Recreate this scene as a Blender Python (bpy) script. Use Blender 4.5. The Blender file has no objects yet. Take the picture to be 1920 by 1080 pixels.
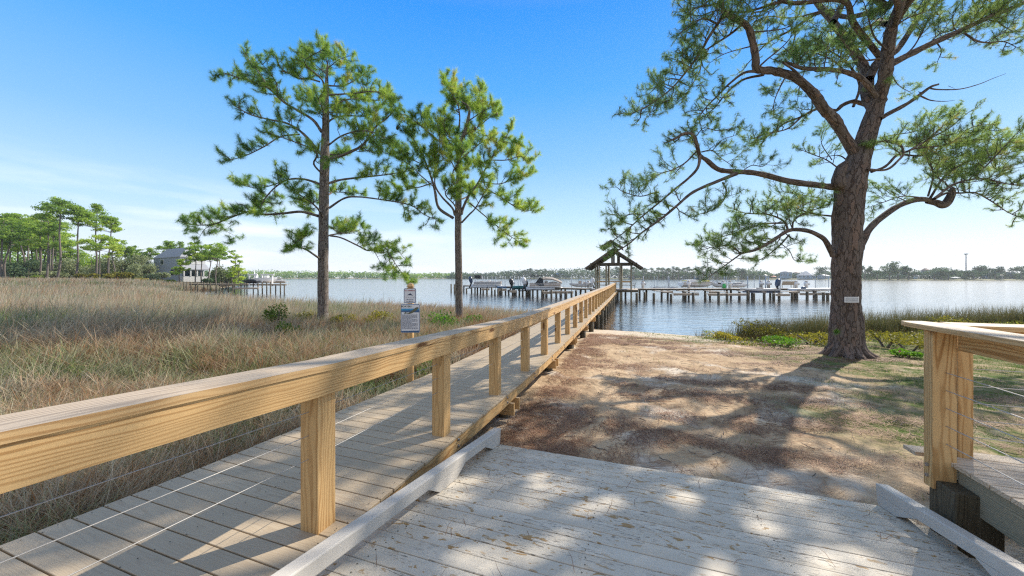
HAZE = True
import bpy, math, random
import numpy as np
from mathutils import Vector, Matrix, noise
R = math.radians
S = bpy.context.scene
COL = S.collection
random.seed(7); RNG = np.random.default_rng(11)

# ------------------------------------------------------------------ camera
F0 = 664.0; ZC = 2.8; HY = 520.0
cam = bpy.data.cameras.new('camera'); co = bpy.data.objects.new('camera', cam); COL.objects.link(co)
co.location = (0, 0, ZC); co.rotation_euler = (R(90), 0, 0)
cam.sensor_width = 36; cam.lens = 36*F0/1920; cam.shift_y = -20/1920
cam.clip_start = 0.05; cam.clip_end = 20000
S.camera = co

# ------------------------------------------------------------------ sky, sun, exposure
SUN_AZ, SUN_EL = R(52), R(38)
sd = Vector((math.sin(SUN_AZ)*math.cos(SUN_EL), math.cos(SUN_AZ)*math.cos(SUN_EL), math.sin(SUN_EL)))
w = bpy.data.worlds.new('World'); S.world = w; w.use_nodes = True
nt = w.node_tree; N = nt.nodes; L = nt.links
bgn = N['Background']; bgn.inputs[1].default_value = 0.15
sky = N.new('ShaderNodeTexSky'); sky.sky_type = 'NISHITA'; sky.sun_disc = False
sky.sun_elevation = SUN_EL; sky.sun_rotation = SUN_AZ
sky.air_density = 1.0; sky.dust_density = 0.4; sky.ozone_density = 1.5
geo = N.new('ShaderNodeTexCoord'); sep = N.new('ShaderNodeSeparateXYZ'); L.new(geo.outputs['Generated'], sep.inputs[0])
ramp = N.new('ShaderNodeValToRGB'); L.new(sep.outputs['Z'], ramp.inputs[0])
cr = ramp.color_ramp
SKYT = [(0.0, (.92, .97, 1.04)), (.06, (.82, .92, 1.05)), (.15, (.53, .78, 1.02)), (.30, (.25, .56, .99)), (.46, (.085, .41, 1.0)), (.60, (.03, .31, 1.0)), (.70, (.16, .33, .70)), (.82, (.34, .44, .60))]
while len(cr.elements) < len(SKYT): cr.elements.new(.5)
for e, (p_, c_) in zip(cr.elements, SKYT): e.position = p_; e.color = (*c_, 1)
sg_ = N.new('ShaderNodeVectorMath'); sg_.operation = 'SCALE'; sg_.inputs['Scale'].default_value = .82/0.15; L.new(ramp.outputs[0], sg_.inputs[0])
# the sky model carries the glow round the sun, the ramp the clear blue in view, paled overhead, unseen, as added fill
mul = N.new('ShaderNodeMixRGB'); mul.inputs[0].default_value = .93
L.new(sky.outputs[0], mul.inputs[1]); L.new(sg_.outputs[0], mul.inputs[2])
# added pale sky behind the viewer, unseen, to fill faces turned to the camera
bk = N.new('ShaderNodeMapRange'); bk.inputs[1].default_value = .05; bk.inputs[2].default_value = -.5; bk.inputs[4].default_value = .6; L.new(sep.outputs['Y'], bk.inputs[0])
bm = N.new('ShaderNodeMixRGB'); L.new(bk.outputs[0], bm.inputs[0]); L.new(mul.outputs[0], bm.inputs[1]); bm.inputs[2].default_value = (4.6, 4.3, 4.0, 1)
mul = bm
# thin bands of cloud low in the sky
mp = N.new('ShaderNodeMapping'); mp.inputs['Scale'].default_value = (2.2, 2.2, 13); L.new(geo.outputs['Generated'], mp.inputs[0])
cn = N.new('ShaderNodeTexNoise'); cn.inputs['Scale'].default_value = 1.6; cn.inputs['Detail'].default_value = 6; L.new(mp.outputs[0], cn.inputs['Vector'])
c1 = N.new('ShaderNodeMapRange'); c1.inputs[1].default_value = 0.48; c1.inputs[2].default_value = 0.74; L.new(cn.outputs[0], c1.inputs[0])
c2 = N.new('ShaderNodeMapRange'); c2.inputs[1].default_value = 0.24; c2.inputs[2].default_value = 0.06; L.new(sep.outputs['Z'], c2.inputs[0])
c3 = N.new('ShaderNodeMapRange'); c3.inputs[1].default_value = 0.25; c3.inputs[2].default_value = -0.6; c3.inputs[3].default_value = 0.0; L.new(sep.outputs['X'], c3.inputs[0])
m1 = N.new('ShaderNodeMath'); m1.operation = 'MULTIPLY'; L.new(c1.outputs[0], m1.inputs[0]); L.new(c2.outputs[0], m1.inputs[1])
m2 = N.new('ShaderNodeMath'); m2.operation = 'MULTIPLY'; L.new(m1.outputs[0], m2.inputs[0]); L.new(c3.outputs[0], m2.inputs[1])
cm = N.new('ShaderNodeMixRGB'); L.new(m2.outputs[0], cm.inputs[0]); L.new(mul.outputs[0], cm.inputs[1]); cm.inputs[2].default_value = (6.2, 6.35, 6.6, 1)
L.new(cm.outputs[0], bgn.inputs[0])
sl = bpy.data.lights.new('sun', 'SUN'); so = bpy.data.objects.new('sun', sl); COL.objects.link(so)
sl.energy = 5.0; sl.angle = R(0.55); sl.color = (1.0, 0.90, 0.76)
so.rotation_euler = sd.to_track_quat('Z', 'Y').to_euler()
S.view_settings.view_transform = 'Standard'; S.view_settings.look = 'None'
S.view_settings.exposure = 0.42; S.view_settings.gamma = 1
try:
    S.cycles.max_bounces = 6; S.cycles.transparent_max_bounces = 8
    S.cycles.use_denoising = False; S.cycles.sample_clamp_indirect = 4; S.cycles.pixel_filter_type = 'BLACKMAN_HARRIS'; S.cycles.filter_width = 1.25; S.cycles.volume_bounces = 0
except Exception: pass

# ------------------------------------------------------------------ helpers
def P(px, py, D): return Vector(((px-960)*D/F0, D, ZC-(py-HY)*D/F0))
TH = R(18.73); CT, ST = math.cos(TH), math.sin(TH)
def W(u, v, z): return Vector((u*CT+v*ST, -u*ST+v*CT, z))       # boardwalk axes: u across to the right, v away
def tag(o, label=None, cat=None, group=None, kind=None):
    if label: o['label'] = label
    if cat: o['category'] = cat
    if group: o['group'] = group
    if kind: o['kind'] = kind
    return o
def thing(name, loc, label, cat, group=None):
    o = bpy.data.objects.new(name, None); o.location = loc; COL.objects.link(o); o.empty_display_size = .1
    return tag(o, label, cat, group)
def link(name, me, parent=None, mat=None):
    if mat is not None and not me.materials: me.materials.append(mat)
    o = bpy.data.objects.new(name, me); COL.objects.link(o)
    if parent is not None:
        o.parent = parent
        top = parent
        T = Matrix.Translation(parent.location) if parent.type == 'EMPTY' else None
        if T is not None and not o.get('local'):
            o.matrix_parent_inverse = T.inverted()
    return o
def npmesh(name, V, F, attrs=None, smooth=False):
    """V (n,3); F (m,k) with one k for all faces"""
    V = np.asarray(V, np.float32); F = np.asarray(F, np.int32)
    me = bpy.data.meshes.new(name); m, k = F.shape
    me.vertices.add(len(V)); me.vertices.foreach_set('co', V.ravel())
    me.loops.add(m*k); me.loops.foreach_set('vertex_index', F.ravel())
    me.polygons.add(m); me.polygons.foreach_set('loop_start', np.arange(0, m*k, k, dtype=np.int32))
    me.polygons.foreach_set('loop_total', np.full(m, k, np.int32))
    if smooth: me.polygons.foreach_set('use_smooth', np.ones(m, bool))
    for nme, arr in (attrs or {}).items():
        arr = np.asarray(arr, np.float32)
        if arr.ndim == 1:
            a = me.attributes.new(nme, 'FLOAT', 'POINT'); a.data.foreach_set('value', arr)
        else:
            a = me.attributes.new(nme, 'FLOAT_VECTOR', 'POINT'); a.data.foreach_set('vector', arr.ravel())
    me.update(calc_edges=True)
    return me
class MB:
    def __init__(s): s.V = []; s.F = []; s.G = []
    def quad(s, pts, gc=None):
        b = len(s.V); s.V += [tuple(p) for p in pts]; s.F.append(tuple(range(b, b+len(pts))))
        s.G += gc if gc else [tuple(p) for p in pts]
    def box(s, o, a, b, c, off=None):
        """o corner, a (along the grain), b, c edge vectors"""
        o, a, b, c = Vector(o), Vector(a), Vector(b), Vector(c)
        if a.cross(b).dot(c) < 0: b, c = c, b
        la, lb, lc = a.length, b.length, c.length
        off = off or (random.uniform(0, 50), random.uniform(-.14, .04), random.uniform(.02, .10))
        k = len(s.V)
        for i in (0, 1):
            for j in (0, 1):
                for l in (0, 1):
                    s.V.append(tuple(o+a*i+b*j+c*l)); s.G.append((off[0]+i*la, off[1]+j*lb, off[2]+l*lc))
        for f in ((0,1,3,2),(4,6,7,5),(0,4,5,1),(2,3,7,6),(0,2,6,4),(1,5,7,3)): s.F.append(tuple(k+i for i in f))
        return s
    def cbox(s, cx, cy, cz, sx, sy, sz, rz=0):
        ca, sa = math.cos(rz), math.sin(rz)
        X = Vector((ca, sa, 0)); Y = Vector((-sa, ca, 0)); Z = Vector((0, 0, 1))
        return s.box(Vector((cx, cy, cz))-X*sx/2-Y*sy/2-Z*sz/2, X*sx, Y*sy, Z*sz)
    def tube(s, pts, rads, n=8, cap=True):
        pts = [Vector(p) for p in pts]
        if not hasattr(rads, '__len__'): rads = [rads]*len(pts)
        k0 = len(s.V); Lc = 0; up = None
        off = random.uniform(0, 50)
        for i, p in enumerate(pts):
            t = (pts[min(i+1, len(pts)-1)]-pts[max(i-1, 0)]).normalized()
            if up is None: up = t.orthogonal().normalized()
            up = (up-t*up.dot(t)).normalized(); w_ = t.cross(up)
            if i: Lc += (p-pts[i-1]).length
            for j in range(n):
                a = 2*math.pi*j/n
                s.V.append(tuple(p+(up*math.cos(a)+w_*math.sin(a))*rads[i]))
                s.G.append((off+Lc, math.cos(a)*rads[i], math.sin(a)*rads[i]))
        for i in range(len(pts)-1):
            for j in range(n):
                a = k0+i*n+j; b = k0+i*n+(j+1) % n
                s.F.append((a, b, b+n, a+n))
        if cap:
            s.F.append(tuple(k0+j for j in reversed(range(n)))); e = k0+(len(pts)-1)*n
            s.F.append(tuple(e+j for j in range(n)))
        return s
    def prism(s, poly, d):
        """poly list of Vectors, extruded by d"""
        poly = [Vector(p) for p in poly]; d = Vector(d); n = len(poly); k = len(s.V)
        for p in poly: s.V.append(tuple(p)); s.G.append(tuple(p))
        for p in poly: s.V.append(tuple(p+d)); s.G.append(tuple(p+d))
        s.F.append(tuple(k+i for i in reversed(range(n)))); s.F.append(tuple(k+n+i for i in range(n)))
        for i in range(n): s.F.append((k+i, k+(i+1) % n, k+n+(i+1) % n, k+n+i))
        return s
    def sphere(s, c, r, n=12, m=8, sx=1, sy=1, sz=1):
        c = Vector(c); k = len(s.V)
        for i in range(m+1):
            a = math.pi*i/m
            for j in range(n):
                b = 2*math.pi*j/n
                p = Vector((r*sx*math.sin(a)*math.cos(b), r*sy*math.sin(a)*math.sin(b), r*sz*math.cos(a)))
                s.V.append(tuple(c+p)); s.G.append(tuple(p))
        for i in range(m):
            for j in range(n):
                a = k+i*n+j; b = k+i*n+(j+1) % n; s.F.append((a, a+n, b+n, b))
        return s
    def mesh(s, name, smooth=False):
        me = bpy.data.meshes.new(name); me.from_pydata(s.V, [], s.F)
        a = me.attributes.new('gc', 'FLOAT_VECTOR', 'POINT'); a.data.foreach_set('vector', np.asarray(s.G, np.float32).ravel())
        if smooth: me.polygons.foreach_set('use_smooth', np.ones(len(me.polygons), bool))
        me.update(); return me
    def build(s, name, mat, parent=None, smooth=False, bevel=0):
        o = link(name, s.mesh(name, smooth), parent, mat)
        if bevel:
            b = o.modifiers.new('bevel', 'BEVEL'); b.width = bevel; b.segments = 2; b.limit_method = 'ANGLE'; b.harden_normals = False
        return o
def copy_tree(root, loc, label=None, rz=None, sc=None, cat=None):
    r = root.copy(); COL.objects.link(r)
    r.location = loc
    if rz is not None: r.rotation_euler = (0, 0, rz)
    if sc is not None: r.scale = (sc, sc, sc) if not hasattr(sc, '__len__') else sc
    if label: r['label'] = label
    if cat: r['category'] = cat
    def rec(src, dst):
        for ch in list(src.children):
            c = ch.copy(); COL.objects.link(c); c.parent = dst; c.matrix_parent_inverse = ch.matrix_parent_inverse.copy(); rec(ch, c)
    rec(root, r); return r

# ------------------------------------------------------------------ materials
def newmat(name):
    m = bpy.data.materials.new(name); m.use_nodes = True
    return m, m.node_tree.nodes, m.node_tree.links, m.node_tree.nodes['Principled BSDF']
def plain(name, col, rough=.6, metal=0, spec=.5):
    m, N, L, b = newmat(name)
    b.inputs['Base Color'].default_value = (*col, 1); b.inputs['Roughness'].default_value = rough; b.inputs['Metallic'].default_value = metal
    b.inputs['Specular IOR Level'].default_value = spec
    tc = N.new('ShaderNodeTexCoord'); n = N.new('ShaderNodeTexNoise'); n.inputs['Scale'].default_value = 3.5; n.inputs['Detail'].default_value = 5
    L.new(tc.outputs['Object'], n.inputs['Vector'])
    mr = N.new('ShaderNodeMapRange'); mr.inputs[3].default_value = .78; mr.inputs[4].default_value = 1.15; L.new(n.outputs[0], mr.inputs[0])
    mx = N.new('ShaderNodeVectorMath'); mx.operation = 'SCALE'; mx.inputs[0].default_value = col; L.new(mr.outputs[0], mx.inputs['Scale'])
    L.new(mx.outputs[0], b.inputs['Base Color'])
    return m
def nd(N, t, **kw):
    n = N.new('ShaderNode'+t)
    for k, v in kw.items(): setattr(n, k, v)
    return n
def rampn(N, stops, interp='LINEAR'):
    r = N.new('ShaderNodeValToRGB'); c = r.color_ramp; c.interpolation = interp
    while len(c.elements) < len(stops): c.elements.new(.5)
    for e, (p, col) in zip(c.elements, stops): e.position = p; e.color = (*col, 1)
    return r
def wood(name, light, dark, ring=55, weather=None, wamt=.6, rough=.65, knots=True, bump=.25, spec=.3):
    """sawn timber: growth rings cut lengthwise, from the board's own coordinates"""
    m, N, L, b = newmat(name)
    at = nd(N, 'Attribute', attribute_name='gc')
    mp = nd(N, 'Mapping'); mp.inputs['Scale'].default_value = (.55, 3.5, 3.5); L.new(at.outputs['Vector'], mp.inputs[0])
    n1 = nd(N, 'TexNoise'); n1.inputs['Scale'].default_value = 1.6; n1.inputs['Detail'].default_value = 3; L.new(mp.outputs[0], n1.inputs['Vector'])
    c0 = nd(N, 'VectorMath', operation='SUBTRACT'); L.new(n1.outputs['Color'], c0.inputs[0]); c0.inputs[1].default_value = (.5, .5, .5)
    sc = nd(N, 'VectorMath', operation='SCALE'); sc.inputs['Scale'].default_value = .15; L.new(c0.outputs[0], sc.inputs[0])
    ad = nd(N, 'VectorMath', operation='ADD'); L.new(at.outputs['Vector'], ad.inputs[0]); L.new(sc.outputs[0], ad.inputs[1])
    m2 = nd(N, 'Mapping'); m2.inputs['Scale'].default_value = (0, 1, 1); L.new(ad.outputs[0], m2.inputs[0])
    ln_ = nd(N, 'VectorMath', operation='LENGTH'); L.new(m2.outputs[0], ln_.inputs[0])
    ph = nd(N, 'Math', operation='MULTIPLY'); L.new(ln_.outputs['Value'], ph.inputs[0]); ph.inputs[1].default_value = ring*5.5
    mq = nd(N, 'Mapping'); mq.inputs['Scale'].default_value = (.25, 9, 9); L.new(at.outputs['Vector'], mq.inputs[0])
    nq = nd(N, 'TexNoise'); nq.inputs['Scale'].default_value = 1.3; nq.inputs['Detail'].default_value = 4; L.new(mq.outputs[0], nq.inputs['Vector'])
    pa = nd(N, 'Math', operation='MULTIPLY_ADD'); L.new(nq.outputs[0], pa.inputs[0]); pa.inputs[1].default_value = 16; L.new(ph.outputs[0], pa.inputs[2])
    wv0 = nd(N, 'Math', operation='SINE'); L.new(pa.outputs[0], wv0.inputs[0])
    wv = nd(N, 'MapRange'); wv.interpolation_type = 'SMOOTHSTEP'; wv.inputs[1].default_value = -.5; wv.inputs[2].default_value = 1; L.new(wv0.outputs[0], wv.inputs[0])
    am = nd(N, 'MapRange'); am.inputs[1].default_value = .3; am.inputs[2].default_value = .7; am.inputs[3].default_value = .5; am.inputs[4].default_value = 1; L.new(n1.outputs[0], am.inputs[0])
    wvm = nd(N, 'Math', operation='MULTIPLY'); L.new(wv.outputs[0], wvm.inputs[0]); L.new(am.outputs[0], wvm.inputs[1]); wv = wvm
    fine = nd(N, 'Mapping'); fine.inputs['Scale'].default_value = (6, 260, 260); L.new(at.outputs['Vector'], fine.inputs[0])
    n2 = nd(N, 'TexNoise'); n2.inputs['Scale'].default_value = 1; n2.inputs['Detail'].default_value = 3; L.new(fine.outputs[0], n2.inputs['Vector'])
    mxf = nd(N, 'Math', operation='MULTIPLY_ADD'); L.new(n2.outputs[0], mxf.inputs[0]); mxf.inputs[1].default_value = .5; L.new(wv.outputs[0], mxf.inputs[2])
    mr = nd(N, 'MapRange'); mr.inputs[1].default_value = .2; mr.inputs[2].default_value = 1.3; L.new(mxf.outputs[0], mr.inputs[0])
    rp = rampn(N, [(0, light), (.55, tuple((l*.6+d*.4) for l, d in zip(light, dark))), (1, dark)]); L.new(mr.outputs[0], rp.inputs[0])
    col = rp.outputs[0]
    if knots:
        mk = nd(N, 'Mapping'); mk.inputs['Scale'].default_value = (1.1, 4.2, 4.2); L.new(at.outputs['Vector'], mk.inputs[0])
        vo = nd(N, 'TexVoronoi'); vo.inputs['Scale'].default_value = 1.15; L.new(mk.outputs[0], vo.inputs['Vector'])
        kr = nd(N, 'MapRange'); kr.inputs[1].default_value = .15; kr.inputs[2].default_value = .08; L.new(vo.outputs['Distance'], kr.inputs[0])
        mk2 = nd(N, 'MixRGB'); L.new(kr.outputs[0], mk2.inputs[0]); L.new(col, mk2.inputs[1]); mk2.inputs[2].default_value = (dark[0]*.45, dark[1]*.38, dark[2]*.35, 1)
        col = mk2.outputs[0]
    n3 = nd(N, 'TexNoise'); n3.inputs['Scale'].default_value = .9; n3.inputs['Detail'].default_value = 3; L.new(at.outputs['Vector'], n3.inputs['Vector'])
    tr = nd(N, 'MapRange'); tr.inputs[3].default_value = .72; tr.inputs[4].default_value = 1.28; L.new(n3.outputs[0], tr.inputs[0])
    ts = nd(N, 'VectorMath', operation='SCALE'); L.new(col, ts.inputs[0]); L.new(tr.outputs[0], ts.inputs['Scale']); col = ts.outputs[0]
    if weather:
        ge = nd(N, 'NewGeometry'); sp = nd(N, 'SeparateXYZ'); L.new(ge.outputs['Normal'], sp.inputs[0])
        wr = nd(N, 'MapRange'); wr.inputs[1].default_value = .5; wr.inputs[2].default_value = .95; wr.inputs[3].default_value = 0; wr.inputs[4].default_value = wamt; L.new(sp.outputs['Z'], wr.inputs[0])
        mw = nd(N, 'MixRGB'); L.new(wr.outputs[0], mw.inputs[0]); L.new(col, mw.inputs[1])
        w2 = nd(N, 'VectorMath', operation='SCALE'); w2.inputs[0].default_value = weather
        w3 = nd(N, 'MapRange'); w3.inputs[3].default_value = 1.15; w3.inputs[4].default_value = .7; L.new(mr.outputs[0], w3.inputs[0]); L.new(w3.outputs[0], w2.inputs['Scale'])
        L.new(w2.outputs[0], mw.inputs[2]); col = mw.outputs[0]
    L.new(col, b.inputs['Base Color']); b.inputs['Roughness'].default_value = rough; b.inputs['Specular IOR Level'].default_value = spec
    bp = nd(N, 'Bump'); bp.inputs['Strength'].default_value = bump; bp.inputs['Distance'].default_value = .002; L.new(mr.outputs[0], bp.inputs['Height']); L.new(bp.outputs[0], b.inputs['Normal'])
    return m
def leafmat(name, stops, trans=.35, rough=.55, attr='tint'):
    m, N, L, b = newmat(name)
    at = nd(N, 'Attribute', attribute_name=attr)
    rp = rampn(N, stops); L.new(at.outputs['Fac'], rp.inputs[0]); L.new(rp.outputs[0], b.inputs['Base Color'])
    b.inputs['Roughness'].default_value = rough; b.inputs['Specular IOR Level'].default_value = .25
    if trans:
        tl = nd(N, 'BsdfTranslucent'); hs = nd(N, 'HueSaturation'); hs.inputs['Value'].default_value = 1.6; hs.inputs['Saturation'].default_value = 1.1
        L.new(rp.outputs[0], hs.inputs['Color']); L.new(hs.outputs[0], tl.inputs[0])
        mx = nd(N, 'MixShader'); mx.inputs[0].default_value = trans; L.new(b.outputs[0], mx.inputs[1]); L.new(tl.outputs[0], mx.inputs[2])
        L.new(mx.outputs[0], N['Material Output'].inputs['Surface'])
    return m
M = {}
M['pine_wood'] = wood('pine_timber', (.60, .395, .18), (.33, .165, .052), weather=(.46, .39, .30), wamt=.75)
M['cap_wood'] = wood('rail_cap_timber', (.58, .39, .19), (.34, .18, .065), weather=(.44, .38, .31), wamt=.75)
M['far_wood'] = wood('grey_dock_timber', (.40, .33, .25), (.22, .17, .12), weather=(.52, .47, .41), wamt=.8)
M['dark_wood'] = wood('dark_treated_timber', (.10, .085, .055), (.045, .036, .024), knots=False)
M['green_wood'] = wood('algae_stained_timber', (.36, .32, .225), (.17, .15, .095), knots=False, ring=90)
M['deckside'] = wood('bleached_deck_timber', (.58, .47, .34), (.36, .27, .18), knots=False, weather=(.56, .48, .38), wamt=.5)
M['deck'] = wood('tan_composite_boards', (.45, .365, .255), (.375, .29, .195), ring=120, knots=False, rough=.55, bump=.15)
M['white_paint'] = plain('white_gelcoat', (.78, .78, .77), .3)
M['white_dull'] = plain('white_plastic', (.70, .72, .74), .5)
M['steel'] = plain('stainless_steel', (.42, .41, .39), .45, .3)
M['galv'] = plain('galvanised_steel', (.42, .43, .45), .45, .9)
M['alu'] = plain('pale_aluminium_pole', (.60, .64, .68), .5, .3); M['pole'] = plain('grey_guide_pole', (.36, .41, .47), .5, .2)
M['black'] = plain('black_plastic', (.018, .02, .024), .35)
M['navy'] = plain('dark_blue_plastic', (.03, .06, .12), .3)
M['canvas_dark'] = plain('dark_canvas', (.03, .038, .045), .85)
M['canvas_tan'] = plain('sand_canvas', (.33, .29, .25), .85)
M['grey'] = plain('mid_grey_paint', (.3, .31, .32), .5)
M['teal'] = plain('teal_gelcoat', (.02, .17, .19), .3)
M['blue'] = plain('blue_gelcoat', (.05, .19, .42), .3)
M['yellow'] = plain('yellow_vinyl', (.62, .52, .10), .5)
M['green'] = plain('green_plastic', (.05, .42, .10), .4)
M['tan'] = plain('beige_gelcoat', (.40, .33, .27), .35)
M['glass'] = plain('dark_glass', (.03, .05, .06), .08)
M['pink'] = plain('pink_flag_tape', (.85, .05, .28), .6)
M['roof'] = wood('weathered_shingle', (.15, .10, .07), (.06, .042, .03), knots=False)
# ------------------------------------------------------------------ terrain
SH = np.array([(-900,-60),(-900,420),(-240,330),(-160,230),(-112,150),(-92,118),(-80,98),(-68,80),(-62,74),(-66,68),(-52,52),(-39,43),(-27,34),
               (-18.6,28.5),(-14,27.5),(-6.3,26),(-1,23),(2.2,20.6),(4,19.2),(6.6,18.2),(8.6,17.0),(10,16.6),(12.5,17.2),(15.5,18.6),(19.5,20.5),(33,24),(60,28),(900,60),(900,-60)], float)
def sdist(x, y):
    """signed distance to the shoreline, + on land"""
    x = np.asarray(x, float); y = np.asarray(y, float)
    A = SH; B = np.roll(SH, -1, 0); d = np.full(x.shape, 1e9); ins = np.zeros(x.shape, bool)
    for (ax, ay), (bx, by) in zip(A, B):
        ex, ey = bx-ax, by-ay; t = np.clip(((x-ax)*ex+(y-ay)*ey)/(ex*ex+ey*ey), 0, 1)
        d = np.minimum(d, (x-ax-t*ex)**2+(y-ay-t*ey)**2)
        c = (ay > y) != (by > y)
        with np.errstate(all='ignore'): ins ^= c & (x < (bx-ax)*(y-ay)/(by-ay if by != ay else 1e-9)+ax)
    return np.where(ins, 1, -1)*np.sqrt(d)
def gz(x, y):
    x = np.asarray(x, float); y = np.asarray(y, float); d = sdist(x, y)
    land = .74*(1-np.exp(-np.maximum(d, 0)/6.5))
    # far left bank and house lot stand a little higher
    far = np.clip((np.hypot(x+0, y)-75)/30, 0, 1)*np.clip(-x/40, 0, 1)
    land = land*(1+1.3*far*np.clip(d/20, 0, 1))
    wat = np.maximum(-.10*np.maximum(-d, 0), -2.2)
    z = np.where(d > 0, land, wat)
    u = x*CT-y*ST; v = x*ST+y*CT
    # ground rises towards the camera alongside the ramp
    near = np.clip((6-v)/8, 0, 1); z = z+near*.10*(d > 0)
    z = z+(d > 0)*np.clip(d, 0, 1)*.03*np.sin(x*1.7+1.3*np.sin(y*.9))*np.cos(y*1.3)
    return z
def axis(lo, hi, dlo, dhi, h, g=1.12):
    a = list(np.arange(dlo, dhi, h)); s = h
    while a[-1] < hi: s *= g; a.append(a[-1]+s)
    s = h
    while a[0] > lo: s *= g; a.insert(0, a[0]-s)
    return np.array(a)
gx = axis(-880, 880, -8, 18, .14); gy = axis(-40, 420, .5, 20, .14)
X, Y = np.meshgrid(gx, gy); Z = gz(X, Y)
near = (X > -8) & (X < 18) & (Y < 20) & (sdist(X, Y) > .3)
rn = np.sin(X*5.1+2*np.sin(Y*3.3))*np.sin(Y*4.7+1.7*np.sin(X*2.9)); rn2 = np.sin(X*13+3*np.sin(Y*9))*np.sin(Y*12.1+2*np.sin(X*7.7))
Z = Z+near*(.022*rn+.011*rn2)
uu = X*CT-Y*ST; vv = X*ST+Y*CT
und = (uu > -1.75) & (uu < 2.35) & (vv < 3.9)                       # hollow under the ramp
Z = np.where(und, np.minimum(Z, .66), Z)
ny, nx = X.shape; idx = np.arange(ny*nx).reshape(ny, nx)
Q = np.stack([idx[:-1,:-1], idx[:-1,1:], idx[1:,1:], idx[1:,:-1]], -1).reshape(-1, 4)
# cover amount: 1 where short green grass grows
def grassmask(x, y):
    u = x*CT-y*ST; v = x*ST+y*CT
    g = np.clip((u-2.3-.12*(v-6)+.9*np.sin(v*1.1+.5)+.5*np.sin(u*2.3+v*2))/2.2, 0, 1)
    g = np.maximum(g, np.clip((v-13.2-.35*u)/1.2, 0, 1)*np.clip((u+.5)/2, 0, 1)*.8)
    return g*np.clip(sdist(x, y)/1.2-.2, 0, 1)
def marshmask(x, y):
    u = x*CT-y*ST
    return np.clip((-u-3.3)/.6, 0, 1)
gm = grassmask(X, Y); mm = marshmask(X, Y)
me = npmesh('ground', np.stack([X, Y, Z], -1).reshape(-1, 3), Q, {'grass': gm.ravel(), 'marsh': mm.ravel(), 'shore': sdist(X, Y).ravel()}, True)
m, N_, L_, b = newmat('sand_and_pine_straw_ground')
tc = nd(N_, 'NewGeometry')
def tex(scale, detail=4, vec=None, stretch=None, rot=0, dist=0):
    v = tc.outputs['Position']
    if stretch:
        mpp = nd(N_, 'Mapping'); mpp.inputs['Scale'].default_value = stretch; mpp.inputs['Rotation'].default_value = (0, 0, rot); L_.new(v, mpp.inputs[0]); v = mpp.outputs[0]
    n = nd(N_, 'TexNoise'); n.inputs['Scale'].default_value = scale; n.inputs['Detail'].default_value = detail; n.inputs['Distortion'].default_value = dist; L_.new(v, n.inputs['Vector']); return n.outputs[0]
def mixc(f, a, c):
    x = nd(N_, 'MixRGB')
    for i, q in ((0, f), (1, a), (2, c)):
        if isinstance(q, tuple): x.inputs[i].default_value = (*q, 1)
        elif isinstance(q, (int, float)): x.inputs[i].default_value = q
        else: L_.new(q, x.inputs[i])
    return x.outputs[0]
def mr_(v, a, b_, c=0, d=1):
    x = nd(N_, 'MapRange'); x.inputs[1].default_value = a; x.inputs[2].default_value = b_; x.inputs[3].default_value = c; x.inputs[4].default_value = d; L_.new(v, x.inputs[0]); return x.outputs[0]
def att(n):
    a = nd(N_, 'Attribute', attribute_name=n); return a.outputs['Fac']
sand = mixc(mr_(tex(1.3, 5), .35, .7), (.58, .445, .30), (.42, .305, .19))
sand = mixc(mr_(tex(60, 2), .45, .75), sand, (.38, .28, .18))
sand = mixc(mr_(tex(.9, 3, dist=.5), .55, .66), sand, (.60, .53, .44))
straw1 = mr_(tex(9, 5, stretch=(.35, 2.2, 1), rot=.55, dist=1.2), .50, .60)
straw2 = mr_(tex(1.1, 5, dist=.8), .42, .60)
ms = nd(N_, 'Math', operation='MULTIPLY'); L_.new(straw1, ms.inputs[0]); L_.new(straw2, ms.inputs[1])
ms2 = nd(N_, 'Math', operation='MULTIPLY'); L_.new(ms.outputs[0], ms2.inputs[0]); ms2.inputs[1].default_value = .6
c_ = mixc(ms2.outputs[0], sand, (.24, .13, .07))
duff = mixc(mr_(tex(24, 5), .4, .65), (.30, .22, .15), (.13, .085, .05))
c_ = mixc(mr_(tex(2.6, 5), .52, .62, 0, .35), c_, duff)
gr = mixc(mr_(tex(7, 5), .4, .62), (.075, .12, .025), (.17, .16, .07))
ga = nd(N_, 'Math', operation='MULTIPLY'); L_.new(att('grass'), ga.inputs[0]); L_.new(mr_(tex(1.8, 5), .33, .55), ga.inputs[1])
c_ = mixc(ga.outputs[0], c_, gr)
mcol = mixc(mr_(tex(5, 5), .4, .62), (.075, .05, .028), (.04, .045, .018))
c_ = mixc(att('marsh'), c_, mcol)
wet = mr_(att('shore'), .9, .15); c_ = mixc(wet, c_, (.42, .33, .22))
c_ = mixc(mr_(att('shore'), .15, -.6), c_, (.15, .085, .035))
bsum = nd(N_, 'Math', operation='MULTIPLY_ADD'); L_.new(tex(1.6, 5), bsum.inputs[0]); bsum.inputs[1].default_value = 2.2; L_.new(att('shore'), bsum.inputs[2])
beach = nd(N_, 'Math', operation='MULTIPLY'); L_.new(mr_(bsum.outputs[0], 4.6, 3.9), beach.inputs[0]); L_.new(mr_(att('marsh'), .5, .2), beach.inputs[1])
b2 = nd(N_, 'Math', operation='MULTIPLY'); L_.new(beach.outputs[0], b2.inputs[0]); L_.new(mr_(att('shore'), 0, .3), b2.inputs[1])
c_ = mixc(b2.outputs[0], c_, (.58, .50, .40))
L_.new(c_, b.inputs['Base Color']); b.inputs['Roughness'].default_value = .95; b.inputs['Specular IOR Level'].default_value = .1
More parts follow.
